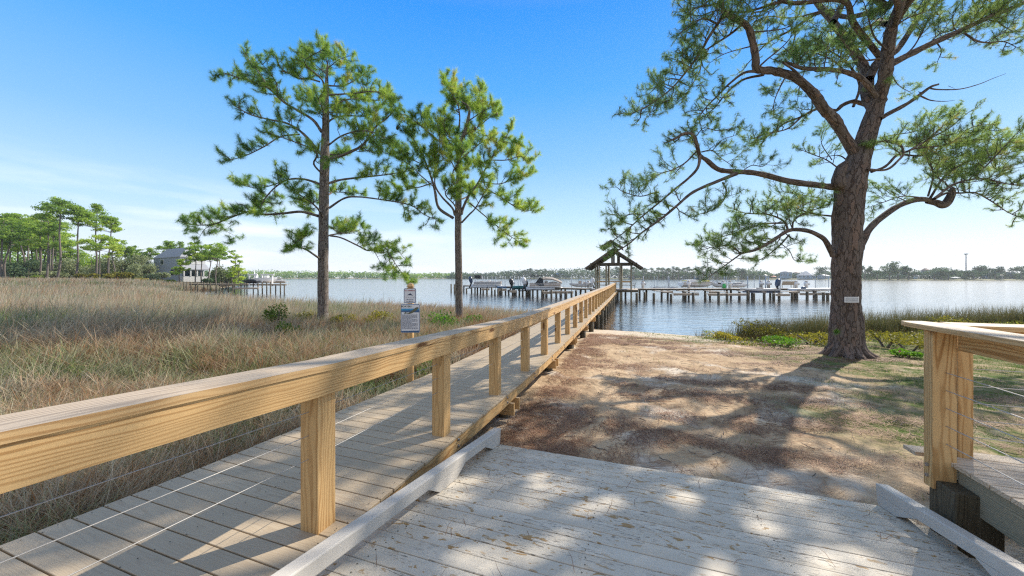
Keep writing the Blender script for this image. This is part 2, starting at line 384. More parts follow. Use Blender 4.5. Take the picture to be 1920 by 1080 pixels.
bp = nd(N_, 'Bump'); bp.inputs['Strength'].default_value = .9; bp.inputs['Distance'].default_value = .03; gh = nd(N_, 'Math', operation='MULTIPLY_ADD'); L_.new(tex(4.5, 4), gh.inputs[0]); gh.inputs[1].default_value = 1.6; L_.new(tex(16, 8), gh.inputs[2]); L_.new(gh.outputs[0], bp.inputs['Height']); L_.new(bp.outputs[0], b.inputs['Normal'])
tag(link('ground', me, None, m), kind='structure')

# ------------------------------------------------------------------ water
wx = axis(-5000, 5000, -60, 60, 1.0, 1.15); wy = axis(-40, 6000, 14, 80, .8, 1.12)
X, Y = np.meshgrid(wx, wy); D_ = sdist(X, Y); dep = np.where(D_ > 0, 0, np.clip(-D_*.1, 0, 2.2))
ny, nx = X.shape; idx = np.arange(ny*nx).reshape(ny, nx)
Q = np.stack([idx[:-1,:-1], idx[:-1,1:], idx[1:,1:], idx[1:,:-1]], -1).reshape(-1, 4)
me = npmesh('water', np.stack([X, Y, np.zeros_like(X)], -1).reshape(-1, 3), Q, {'depth': dep.ravel()}, True)
m, N_, L_, b = newmat('bay_water')
tc = nd(N_, 'NewGeometry')
h1 = tex(1.1, 3, stretch=(.55, 1.6, 1), rot=.35, dist=.4); h2 = tex(6.5, 3, stretch=(.7, 1.5, 1), rot=.1)
ha = nd(N_, 'Math', operation='MULTIPLY_ADD'); L_.new(h2, ha.inputs[0]); ha.inputs[1].default_value = .22; L_.new(h1, ha.inputs[2])
bp = nd(N_, 'Bump'); bp.inputs['Strength'].default_value = .36; bp.inputs['Distance'].default_value = .10; L_.new(ha.outputs[0], bp.inputs['Height'])
gl = nd(N_, 'BsdfGlossy'); gl.inputs['Roughness'].default_value = .11; L_.new(bp.outputs[0], gl.inputs['Normal'])
df = nd(N_, 'BsdfDiffuse'); df.inputs[0].default_value = (.05, .045, .03, 1)
tp = nd(N_, 'BsdfTransparent'); tp.inputs[0].default_value = (.80, .55, .28, 1)
ex = nd(N_, 'Math', operation='MULTIPLY'); L_.new(att('depth'), ex.inputs[0]); ex.inputs[1].default_value = -3.2
e2 = nd(N_, 'Math', operation='EXPONENT'); L_.new(ex.outputs[0], e2.inputs[0])
mx = nd(N_, 'MixShader'); L_.new(e2.outputs[0], mx.inputs[0]); L_.new(df.outputs[0], mx.inputs[1]); L_.new(tp.outputs[0], mx.inputs[2])
fr = nd(N_, 'Fresnel'); fr.inputs[0].default_value = 1.34; L_.new(bp.outputs[0], fr.inputs['Normal'])
fm = mr_(fr.outputs[0], 0, .40, .02, 1)
mf = nd(N_, 'MixShader'); L_.new(fm, mf.inputs[0]); L_.new(mx.outputs[0], mf.inputs[1]); L_.new(gl.outputs[0], mf.inputs[2])
L_.new(mf.outputs[0], N_['Material Output'].inputs['Surface'])
tag(link('water', me, None, m), kind='structure')

# ------------------------------------------------------------------ boardwalk
def D2v(D): return 1.056*D-.64
_kv = [D2v(d) for d in (-4, 1.046, 2.25, 3.7, 5.15, 6.6, 8.5, 30, 43, 60)]; _kz = [ZC-h for h in (1.16, 1.49, 1.575, 1.632, 1.69, 1.735, 1.75, 1.75, 1.62, 1.62)]
def zd(v): return float(np.interp(v, _kv, _kz))
V0, V1 = -2.6, 45.0; UL, UR, UP = -3.40, -1.705, -1.886
bw = thing('boardwalk', tuple(W(-2.55, 0, .6)), 'long raised tan boardwalk with one new yellow timber cable rail, running out to the dock', 'boardwalk')
mb = MB(); v = V0; step = .1425
while v < V1:
    z0, z1 = zd(v), zd(v+.137)
    j = random.uniform(-.004, .004)
    mb.box(W(UL+random.uniform(-.006, .006), v, z0-.025), W(UR, v, z0)-W(UL, v, z0), W(0, v+.1335, z1)-W(0, v, z0), (0, 0, .025))
    v += step
dk = mb.build('decking', M['deck'], bw, bevel=.003)
mb = MB()
for (ua, ub) in ((UL+.03, UL+.068), (-2.57, -2.53), (UR-.05, UR-.012)):
    v = V0
    while v < V1:
        e = min(v+3.62, V1); mb.box(W(ua, v, zd(v)-.029-.145), W(0, e-.004, zd(e)-.174)-W(0, v, zd(v)-.174), W(ub-ua, 0, 0), (0, 0, .143)); v += 3.62
mb.build('joist', M['pine_wood'], bw, bevel=.003)
posts = []
for i in range(-2, 29):
    v = D2v(2.2475+1.45*i)
    # centre v from the post line
    Dd = 2.2475+1.45*i; v = (.339*Dd-1.992)*ST+Dd*CT
    posts.append(v)
pm = MB
for v in posts:
    mb = MB(); zb = zd(v)-.02; mb.box(W(UP-.07, v-.07, zb), (0, 0, .985-.02), W(.14, 0, 0), W(0, .14, 0))
    mb.build('post', M['pine_wood'], bw, bevel=.006)
# rail: two edge boards and a flat cap, in long lengths
for nm, (ua, ub), (za, zb), mt in (('edge_board', (UP+.071, UP+.109), (.85, .995), M['pine_wood']), ('edge_board', (UP-.109, UP-.071), (.85, .995), M['pine_wood']), ('rail_cap', (UP-.118, UP+.118), (.998, 1.036), M['cap_wood'])):
    mb = MB(); k = 0
    while k < len(posts)-1:
        e = min(k+3, len(posts)-1); a, c = posts[k]-(.45 if k == 0 else 0), posts[e]+(.12 if e == len(posts)-1 else 0)
        vs = [a]+[p for p in posts[k+1:e]]+[c]
        offx = (random.uniform(0, 50), random.uniform(-5, 5), random.uniform(-5, 5)); run = 0
        for q in range(len(vs)-1):
            x0, x1 = vs[q], vs[q+1]-(.003 if q == len(vs)-2 else 0)
            mb.box(W(ua, x0, zd(x0)+za), W(0, x1, zd(x1))-W(0, x0, zd(x0)), W(ub-ua, 0, 0), (0, 0, zb-za), off=(offx[0]+run, offx[1], offx[2])); run += x1-x0
        k = e
    mb.build(nm, mt, bw)
for h in (.45, .595, .74):
    mb = MB(); mb.tube([W(UP, p, zd(p)+h) for p in [posts[0]-.4]+posts], .0024, 6); mb.build('cable', M['steel'], bw, smooth=True)
    if 1:
        pass
for v in posts[:14]:
    for dz, dv in ((-.055, .045), (-.125, .05)):
        mb = MB(); c = W(UR-.012, v+dv, zd(v)+dz); mb.tube([c, c+W(.009, 0, 0), c+W(.0091, 0, 0), c+W(.02, 0, 0)], [.017, .017, .010, .010], 10)
        mb.build('bolt', M['galv'], bw)
for k, i in enumerate(range(2, len(posts), 2)):
    v = posts[i]+.35
    for u in (UR-.16, UL+.16):
        p = W(u, v, 0); zg = float(gz(p.x, p.y)); mb = MB()
        mb.tube([(p.x, p.y, min(zg, 0)-.5), (p.x, p.y, zd(v)-.12)], .115 if k > 2 else .09, 12); mb.build('pile', M['dark_wood'], bw, smooth=True)
    for dv in (-.15, .11):
        mb = MB(); mb.box(W(UL-.02, v+dv, zd(v)-.36), W(UR-UL+.06, 0, 0), W(0, .04, 0), (0, 0, .18)); mb.build('cross_beam', M['pine_wood'], bw)

# ------------------------------------------------------------------ painted ramp
sl_ = .157
RA = Vector((-.146, 4.216, ZC-1.987)); Uv = Vector((CT, -ST, 0)); Vv = Vector((ST, CT, -sl_)); nV = Vector((ST*sl_, CT*sl_, 1)).normalized()
def RP(a, t, h=0): return RA+Uv*a+Vv*t+nV*h          # a across, t away (0 at the far edge)
rm = thing('access_ramp', tuple(RP(1.7, 0, 0)), 'wide grey-painted plank ramp with raised curbs, paint worn through, sloping onto the sand', 'ramp')
m, N_, L_, b = newmat('worn_grey_deck_paint')
at = nd(N_, 'Attribute', attribute_name='gc')
def gt(scale, stretch, detail=4, dist=0):
    mpp = nd(N_, 'Mapping'); mpp.inputs['Scale'].default_value = stretch; L_.new(at.outputs['Vector'], mpp.inputs[0])
    n = nd(N_, 'TexNoise'); n.inputs['Scale'].default_value = scale; n.inputs['Detail'].default_value = detail; n.inputs['Distortion'].default_value = dist; L_.new(mpp.outputs[0], n.inputs['Vector']); return n.outputs[0]
base = mixc(mr_(gt(1, (1.2, 6, 6)), .35, .65), (.64, .585, .49), (.545, .49, .40))
grain = gt(1, (5, 230, 230), 3); base = mixc(mr_(grain, .52, .68, 0, .25), base, (.33, .30, .25))
scr = gt(1, (14, 90, 1), 3, 1); scr2 = gt(1.6, (1, 3, 1), 3)
sx = nd(N_, 'Math', operation='MULTIPLY'); L_.new(mr_(scr, .57, .62), sx.inputs[0]); L_.new(mr_(scr2, .44, .56), sx.inputs[1])
base = mixc(sx.outputs[0], base, (.25, .22, .18))
pt = nd(N_, 'Math', operation='MULTIPLY'); L_.new(mr_(gt(1, (11, 22, 1), 5, .5), .595, .62), pt.inputs[0]); L_.new(mr_(gt(1.3, (1, 2, 1), 3), .42, .52), pt.inputs[1])
base = mixc(pt.outputs[0], base, (.36, .23, .10))
L_.new(base, b.inputs['Base Color']); b.inputs['Roughness'].default_value = .6; b.inputs['Specular IOR Level'].default_value = .35
bp = nd(N_, 'Bump'); bp.inputs['Strength'].default_value = .35; bp.inputs['Distance'].default_value = .002; L_.new(grain, bp.inputs['Height']); L_.new(bp.outputs[0], b.inputs['Normal'])
M['ramp_paint'] = m
mb = MB(); t = 0.0; k = 0
while t > -6.2:
    wv_ = .143; h = random.uniform(-.0025, .002)
    e = random.uniform(-.02, .03) if k else .0
    mb.box(RP(-.12, t-wv_+.0075, -.038+h), Uv*(3.76+e), Vv*(wv_-.0075), nV*.038); t -= wv_; k += 1
mb.build('decking', M['ramp_paint'], rm, bevel=.004)
M['curb_paint'] = plain('grey_curb_paint', (.56, .53, .48), .55)
def curb(a0, nm):
    mb = MB(); 
    mb.box(RP(a0, 0.02, .088), Vv*-3.05, Uv*.09, nV*.09)
    o = mb.build('curb', M['curb_paint'], rm, bevel=.008)
    mb = MB(); mb.box(RP(a0, -3.04, .088), Vv*-3.2, Uv*.09, nV*.09); mb.build('curb', M['curb_paint'], rm, bevel=.008)
    for tb, dr in ((0.018, -1), (-1.22, 0), (-2.95, 0), (-4.6, 0)):
        mb = MB()
        pts = [(tb, 0), (tb, .087), (tb-.46, .087), (tb-.22, 0)] if dr else [(tb+.13, 0), (tb+.30, .087), (tb-.34, .087), (tb-.16, 0)]
        mb.prism([RP(a0+.002, p[0], p[1]+.002) for p in pts], Uv*.086); mb.build('curb_block', M['curb_paint'], o, bevel=.004)
curb(-.09, 'l'); curb(3.525, 'r')
mb = MB()
for a in (-.05, 1.2, 2.4, 3.58): mb.box(RP(a, 0, -.19), Vv*-6.2, Uv*.04, nV*.15)
mb.build('joist', M['dark_wood'], rm)
mb = MB(); t = -.0715
while t > -6.1:
    for a in (.03, 1.22, 2.42, 3.46):
        for dt in (-.035, .035):
            c = RP(a+random.uniform(-.012, .012), t+dt+random.uniform(-.006, .006), .0005); mb.tube([c, c+nV*.0015], .0045, 6)
    t -= .143
tag(mb.build('nail_heads', M['dark_wood'], rm), kind='stuff')
mb = MB(); v = .5
while v < 14:
    for u in (UL+.05, -2.55, UR-.035):
        for dv in (.035, .1):
            c = W(u+random.uniform(-.008, .008), v+dv, zd(v)+.0015); mb.tube([c, c+Vector((0, 0, .0012))], .004, 6)
    v += step
tag(mb.build('screw_heads', M['dark_wood'], bw), kind='stuff')

# ------------------------------------------------------------------ side deck at the right
M['side_cable'] = plain('bright_cable', (.66, .65, .62), .4, .1)
sdk = thing('side_deck', tuple(W(2.6, 3.3, .75)), 'small bleached timber deck with cable railing beside the ramp', 'deck')
zs = ZC-1.40; cu, cv = 2.283, 3.731
mb = MB(); v = cv+.14; k = 0
while v > -2.5:
    mb.box(W(cu+(-.14 if k == 0 else 0)+random.uniform(0, .01), v-.137, zs-.032), W(5.2, 0, 0), W(0, .134, 0), (0, 0, .032)); v -= .1425; k += 1
mb.build('decking', M['deckside'], sdk, bevel=.003)
mb = MB(); mb.box(W(cu+.045, cv-.12, zs-.30), W(0, -6, 0), W(.04, 0, 0), (0, 0, .262)); mb.build('rim_joist', M['green_wood'], sdk, bevel=.003)
mb = MB(); mb.box(W(cu+.1, cv-.05, zs-.30), W(5, 0, 0), W(0, .04, 0), (0, 0, .262)); mb.build('rim_joist', M['green_wood'], sdk, bevel=.003)
mb = MB(); mb.box(W(cu-.085, cv-.30, zs-.95), (0, 0, .80), W(.26, 0, 0), W(0, .24, 0)); mb.build('pile', M['dark_wood'], sdk, bevel=.01)
for u in (4.9, 7.3):
    mb = MB(); mb.box(W(u, cv-.30, zs-.95), (0, 0, .80), W(.2, 0, 0), W(0, .2, 0)); mb.build('pile', M['dark_wood'], sdk, bevel=.01)
pu = cu-.105
mb = MB(); mb.box(W(pu, cv-.13, zs-.22), (0, 0, .22+.985), W(.14, 0, 0), W(0, .09, 0)); mb.build('post', M['pine_wood'], sdk, bevel=.005)
mb = MB(); mb.box(W(pu+.225, cv-.005, zs-.22), (0, 0, .22+.985), W(.09, 0, 0), W(0, .14, 0)); mb.build('post', M['pine_wood'], sdk, bevel=.005)
for vv_ in (cv-2.1, cv-4.2):
    mb = MB(); mb.box(W(pu, vv_, zs-.22), (0, 0, 1.2), W(.14, 0, 0), W(0, .09, 0)); mb.build('post', M['pine_wood'], sdk, bevel=.005)
for uu_ in (cu+1.9, cu+4.0):
    mb = MB(); mb.box(W(uu_, cv+.03, zs-.22), (0, 0, 1.2), W(.09, 0, 0), W(0, .14, 0)); mb.build('post', M['pine_wood'], sdk, bevel=.005)
mb = MB(); mb.box(W(pu+.142, cv-.135, zs+.85), W(0, -5.4, 0), W(.038, 0, 0), (0, 0, .143)); mb.build('edge_board', M['pine_wood'], sdk)
mb = MB(); mb.box(W(pu+.15, cv-.02, zs+.85), W(5.4, 0, 0), W(0, .038, 0), (0, 0, .143)); mb.build('edge_board', M['pine_wood'], sdk)
# caps with a rounded outer corner
zc_ = zs+.997
pts = [W(pu+.2, cv-5.5, zc_), W(pu+.2, cv+.0, zc_), W(pu+.12, cv+.18, zc_), W(pu-.03, cv+.155, zc_), W(pu-.055, cv+.05, zc_), W(pu-.055, cv-5.5, zc_)]
mb = MB(); mb.prism(pts, (0, 0, .038)); cap = mb
cap.G = [(q[0]*ST+q[1]*CT, q[0]*CT-q[1]*ST, q[2]) for q in cap.G]
cap.build('rail_cap', M['cap_wood'], sdk, bevel=.005)
mb = MB(); mb.box(W(pu+.205, cv-.09, zc_), W(5.4, 0, 0), W(0, .235, 0), (0, 0, .038)); mb.build('rail_cap', M['cap_wood'], sdk, bevel=.005)
for h in (.135, .27, .405, .54, .675):
    mb = MB(); mb.tube([W(pu+.08, cv-.12, zs+h), W(pu+.08, cv-5.5, zs+h)], .0038, 6); mb.build('cable', M['side_cable'], sdk, smooth=True)
    mb = MB(); mb.tube([W(pu+.12, cv+.09, zs+h), W(pu+5.5, cv+.09, zs+h)], .0038, 6); mb.build('cable', M['side_cable'], sdk, smooth=True)
for dz in (-.055, -.135):
    mb = MB(); c = W(pu, cv-.085, zs+dz); mb.tube([c, c-W(.012, 0, 0)], .014, 10); mb.build('bolt', M['galv'], sdk)

# ------------------------------------------------------------------ sign post
def text(name, body, loc, size, mat, parent, rz=0, align='CENTER', ext=.0008, bold=0):
    c = bpy.data.curves.new(name, 'FONT'); c.body = body; c.size = size; c.align_x = align; c.align_y = 'CENTER'; c.extrude = ext; c.offset = bold; c.resolution_u = 3
    o = bpy.data.objects.new(name+'_c', c); COL.objects.link(o)
    dg = bpy.context.evaluated_depsgraph_get(); me = bpy.data.meshes.new_from_object(o.evaluated_get(dg)); bpy.data.objects.remove(o)
    me.transform(Matrix.Translation(loc) @ Matrix.Rotation(rz, 4, 'Z') @ Matrix.Rotation(R(90), 4, 'X'))
    me.materials.clear(); return link(name, me, parent, mat)
sp_ = P(770, 520, 6.2); SPX, SPY = sp_.x, sp_.y; szr = R(-4)
zg = float(gz(SPX, SPY))
sg = thing('sign_post', (SPX, SPY, zg), 'timber post with turned cap carrying two warning signs beside the boardwalk', 'signpost')
mb = MB(); zt = P(770, 541, 6.2).z
mb.box((SPX-.045, SPY-.045, zg-.3), (0, 0, zt-zg+.3), (.09, 0, 0), (0, .09, 0)); mb.build('post', M['pine_wood'], sg, bevel=.004)
mb = MB(); zz = zt
for r, h in ((.052, .018), (.038, .014), (.053, .016)): mb.cbox(SPX, SPY, zz+h/2, 2*r, 2*r, h); zz += h
k = len(mb.V)
for dx, dy in ((-.05, -.05), (.05, -.05), (.05, .05), (-.05, .05)): mb.V.append((SPX+dx, SPY+dy, zz)); mb.G.append((dx, dy, 0))
for dx, dy in ((-.035, -.035), (.035, -.035), (.035, .035), (-.035, .035)): mb.V.append((SPX+dx, SPY+dy, zz+.035)); mb.G.append((dx, dy, .03))
mb.V.append((SPX, SPY, zz+.058)); mb.G.append((0, 0, .05))
for i in range(4): mb.F.append((k+i, k+(i+1) % 4, k+4+(i+1) % 4, k+4+i)); mb.F.append((k+4+i, k+4+(i+1) % 4, k+8))
mb.build('post_cap', M['pine_wood'], sg)
M['sign_face'] = plain('sign_face_white', (.72, .72, .74), .35); M['ink'] = plain('sign_ink_navy', (.02, .04, .10), .5); M['red_ink'] = plain('sign_ink_red', (.35, .04, .05), .5)
M['sea'] = plain('sign_sea_blue', (.05, .30, .55), .4); M['olive'] = plain('sign_olive', (.12, .12, .07), .5); M['navy_ink'] = plain('sign_border_blue', (.04, .11, .24), .4)
def rrect(cx, cz, w_, h_, r, y, d, seg=4):
    pts = []
    for (sx_, sz_, a0) in ((1, 1, 0), (-1, 1, 90), (-1, -1, 180), (1, -1, 270)):
        for i in range(seg+1):
            a = R(a0+90*i/seg); pts.append(Vector((cx+sx_*(w_/2-r)+r*math.cos(a), y, cz+sz_*(h_/2-r)+r*math.sin(a))))
    return pts
yf = SPY-.047
def signboard(x0, y0, x1, y1, nm):
    a, c = P(x0, y0, 6.15), P(x1, y1, 6.15); cx, cz, w_, h_ = (a.x+c.x)/2, (a.z+c.z)/2, c.x-a.x, a.z-c.z
    mb = MB(); mb.prism(rrect(cx, cz, w_, h_, .022, yf, 0), (0, -.003, 0)); o = mb.build(nm, M['sign_face'], sg)
    mb = MB(); mb.prism(rrect(cx, cz, w_-.008, h_-.008, .02, yf-.0032, 0), (0, -.0012, 0)); mb.build('border', M['navy_ink'], o)
    mb = MB(); mb.prism(rrect(cx, cz, w_-.026, h_-.026, .014, yf-.0046, 0), (0, -.0012, 0)); mb.build('panel', M['sign_face'], o)
    return o, cx, cz, w_, h_
yt = yf-.0060
o, cx, cz, w_, h_ = signboard(757, 540.5, 780.3, 568.5, 'small_sign')
tag(o, 'small white sign with a leaping dolphin')
text('lettering', 'NO SWIMMING', (cx, yt, cz+h_*.34), .026, M['red_ink'], o, bold=.0006)
text('lettering', 'PROTECTED', (cx, yt, cz-h_*.25), .021, M['ink'], o, bold=.0005)
text('lettering', 'NO FEEDING', (cx, yt, cz-h_*.37), .021, M['ink'], o, bold=.0005)
def flat(name, pts, mat, parent, y=yt, d=.001):
    mb = MB(); mb.prism([Vector((p[0], y, p[1])) for p in pts], (0, -d, 0)); return mb.build(name, mat, parent)
def dol(s, cx, cz, out): return [(cx+x*s, cz+z*s) for x, z in out]
dolphin = [(-1, -.15), (-.86, .02), (-.6, .12), (-.3, .3), (-.05, .42), (.05, .75), (.2, .45), (.5, .28), (.8, -.05), (1.0, -.5), (.72, -.3), (.45, -.1), (.1, -.05), (.12, -.3), (-.1, -.08), (-.45, -.1), (-.8, -.12)]
flat('emblem', dol(.05, cx, cz+h_*.06, dolphin), M['ink'], o)
for q in (-.06, -.02, .02, .06): flat('wave_mark', [(cx+q-.014, cz-h_*.10), (cx+q, cz-h_*.085), (cx+q+.014, cz-h_*.10), (cx+q, cz-h_*.115)], M['ink'], o)
o, cx, cz, w_, h_ = signboard(751.5, 569.8, 787.2, 624, 'information_sign')
tag(o, 'larger white sign with a manatee picture and small print')
flat('sea_band', [(cx-w_/2+.014, cz+h_*.34), (cx+w_/2-.014, cz+h_*.34), (cx+w_/2-.014, cz+h_*.23), (cx-w_/2+.014, cz+h_*.23)], M['sea'], o)
flat('sea_band', [(cx-w_/2+.014, cz+h_*.27), (cx+w_/2-.014, cz+h_*.29), (cx+w_/2-.014, cz+h_*.21), (cx-w_/2+.014, cz+h_*.22)], M['navy_ink'], o, yt-.0012)
text('lettering', 'BOATERS', (cx-w_*.20, yt-.001, cz+h_*.41), .042, M['olive'], o, bold=.001)
man = [(-1, -.55), (-.82, -.35), (-.7, -.5), (-.35, -.5), (0, -.15), (.3, .35), (.62, .72), (.92, .8), (1, .55), (.85, .3), (.72, .1), (.45, -.25), (.1, -.6), (-.3, -.78), (-.7, -.66), (-.95, -.78)]
flat('picture', [(cx+.02+x*.125, cz+h_*.27+z*.075) for x, z in man], M['olive'], o, yt-.0026)
rr = random.Random(3)
for i in range(17):
    zl = cz+h_*(.115-.030*i); x1 = cx+w_*(.42 if i % 5 != 4 else .10)-rr.uniform(0, .03)
    x = cx-w_*.42; words = []
    while x < x1:
        l = rr.uniform(.010, .034); words.append((x, min(x+l, x1))); x += l+.006
    mb = MB()
    for a_, c_ in words: mb.box((a_, yt-.0008, zl), (c_-a_, 0, 0), (0, .0008, 0), (0, 0, .0075))
    mb.build('small_print', M['ink'], o)
flat('foot_band', [(cx-w_/2+.008, cz-h_*.44), (cx+w_/2-.008, cz-h_*.42), (cx+w_/2-.014, cz-h_*.478), (cx-w_/2+.014, cz-h_*.478)], M['navy_ink'], o, yt-.0012)
# ------------------------------------------------------------------ pines
class Bark:
    """numpy tube collector (quads) with straightened coordinates for the bark"""
    def __init__(s): s.V = []; s.F = []; s.G = []; s.n = 0
    k = 1.0                                                      # picture widths to true radii: things off the axis look wider
    def tube(s, pts, rads, n=8, rough=0.0):
        pts = np.asarray(pts, float); m = len(pts); rads = np.broadcast_to(np.asarray(rads, float)*s.k, (m,))
        T = np.gradient(pts, axis=0); T /= np.linalg.norm(T, axis=1)[:, None]+1e-9
        up = np.cross(T[0], (0.31, .2, .93)); up /= np.linalg.norm(up)+1e-9
        a = np.arange(n)*2*np.pi/n; ca, sa = np.cos(a), np.sin(a); Lc = 0; off = random.uniform(0, 30)
        for i in range(m):
            up = up-T[i]*up.dot(T[i]); up /= np.linalg.norm(up)+1e-9; w_ = np.cross(T[i], up)
            if i: Lc += np.linalg.norm(pts[i]-pts[i-1])
            rr = np.full(n, rads[i])
            if rough:
                q = [noise.noise(Vector((c*rads[i]*7, s_*rads[i]*7, (Lc+off)*2.6)))+.6*noise.noise(Vector((c*rads[i]*17, s_*rads[i]*17, (Lc+off)*6))) for c, s_ in zip(ca, sa)]
                rr = rr*(1+rough*np.array(q))
            s.V.append(pts[i]+(np.outer(ca, up)+np.outer(sa, w_))*rr[:, None]); s.G.append(np.stack([ca*rads[i], sa*rads[i], np.full(n, Lc+off)], 1))
        i = np.arange(m-1)[:, None]*n; j = np.arange(n)[None, :]; jn = (j+1) % n
        s.F.append(np.stack([i+j, i+jn, i+n+jn, i+n+j], -1).reshape(-1, 4)+s.n); s.n += m*n
    def build(s, name, mat, parent):
        me = npmesh(name, np.concatenate(s.V), np.concatenate(s.F), {'gc': np.concatenate(s.G)}, True)
        return link(name, me, parent, mat)
def catmull(pts, k=5):
    pts = np.asarray(pts, float); p = np.vstack([2*pts[0]-pts[1], pts, 2*pts[-1]-pts[-2]]); out = []
    for i in range(1, len(p)-2):
        for t in np.linspace(0, 1, k, endpoint=False):
            a, b, c, d = p[i-1], p[i], p[i+1], p[i+2]
            out.append(.5*((2*b)+(-a+c)*t+(2*a-5*b+4*c-d)*t*t+(-a+3*b-3*c+d)*t**3))
    out.append(pts[-1]); return np.array(out)
def barkmat(name, c1, c2, c3, sc=11):
    m, N, L, b = newmat(name)
    at = nd(N, 'Attribute', attribute_name='gc')
    mp = nd(N, 'Mapping'); mp.inputs['Scale'].default_value = (1, 1, .30); L.new(at.outputs['Vector'], mp.inputs[0])
    n0 = nd(N, 'TexNoise'); n0.inputs['Scale'].default_value = 9; n0.inputs['Detail'].default_value = 4; L.new(mp.outputs[0], n0.inputs['Vector'])
    s0 = nd(N, 'VectorMath', operation='SCALE'); s0.inputs['Scale'].default_value = .22; L.new(n0.outputs['Color'], s0.inputs[0])
    ad = nd(N, 'VectorMath', operation='ADD'); L.new(mp.outputs[0], ad.inputs[0]); L.new(s0.outputs[0], ad.inputs[1])
    vo = nd(N, 'TexVoronoi', feature='DISTANCE_TO_EDGE'); vo.inputs['Scale'].default_value = sc; L.new(ad.outputs[0], vo.inputs['Vector'])
    v2 = nd(N, 'TexVoronoi'); v2.inputs['Scale'].default_value = sc; L.new(ad.outputs[0], v2.inputs['Vector'])
    n2 = nd(N, 'TexNoise'); n2.inputs['Scale'].default_value = 60; n2.inputs['Detail'].default_value = 5; L.new(mp.outputs[0], n2.inputs['Vector'])
    sp = nd(N, 'SeparateColor'); L.new(v2.outputs['Color'], sp.inputs[0])
    rp = rampn(N, [(0, c1), (.6, c2), (1, c3)]); L.new(sp.outputs[0], rp.inputs[0])
    mr = nd(N, 'MapRange'); mr.inputs[3].default_value = .6; mr.inputs[4].default_value = 1.35; L.new(n2.outputs[0], mr.inputs[0])
    sc_ = nd(N, 'VectorMath', operation='SCALE'); L.new(rp.outputs[0], sc_.inputs[0]); L.new(mr.outputs[0], sc_.inputs['Scale'])
    n4 = nd(N, 'TexNoise'); n4.inputs['Scale'].default_value = 16; n4.inputs['Detail'].default_value = 3; L.new(mp.outputs[0], n4.inputs['Vector'])
    wd_ = nd(N, 'MapRange'); wd_.inputs[1].default_value = .35; wd_.inputs[2].default_value = .68; wd_.inputs[3].default_value = .01; wd_.inputs[4].default_value = .15; L.new(n4.outputs[0], wd_.inputs[0])
    cr_ = nd(N, 'MapRange'); cr_.inputs[1].default_value = .0; L.new(wd_.outputs[0], cr_.inputs[2]); L.new(vo.outputs['Distance'], cr_.inputs[0])
    mx = nd(N, 'MixRGB'); L.new(cr_.outputs[0], mx.inputs[0]); mx.inputs[1].default_value = (.085, .064, .054, 1); L.new(sc_.outputs[0], mx.inputs[2])
    L.new(mx.outputs[0], b.inputs['Base Color']); b.inputs['Roughness'].default_value = .9; b.inputs['Specular IOR Level'].default_value = .15
    hh = nd(N, 'Math', operation='MULTIPLY_ADD'); L.new(n2.outputs[0], hh.inputs[0]); hh.inputs[1].default_value = .35; L.new(cr_.outputs[0], hh.inputs[2])
    bp = nd(N, 'Bump'); bp.inputs['Strength'].default_value = 1; bp.inputs['Distance'].default_value = .02; L.new(hh.outputs[0], bp.inputs['Height']); L.new(bp.outputs[0], b.inputs['Normal'])
    return m
M['bark_big'] = barkmat('pine_bark_plates', (.195, .155, .135), (.135, .108, .095), (.215, .15, .12), 8)
M['bark'] = barkmat('grey_pine_bark', (.25, .225, .205), (.18, .16, .145), (.24, .195, .165), 12)
M['needles'] = leafmat('pine_needles', [(0, (.06, .14, .05)), (.35, (.14, .25, .06)), (.7, (.30, .42, .09)), (.93, (.46, .54, .13)), (1, (.36, .26, .10))], .5)
M['needles_big'] = leafmat('sand_pine_needles', [(0, (.07, .13, .05)), (.4, (.15, .24, .08)), (.75, (.29, .39, .12)), (.95, (.44, .52, .18)), (1, (.36, .26, .12))], .5)
def unit(v): return v/(np.linalg.norm(v)+1e-9)
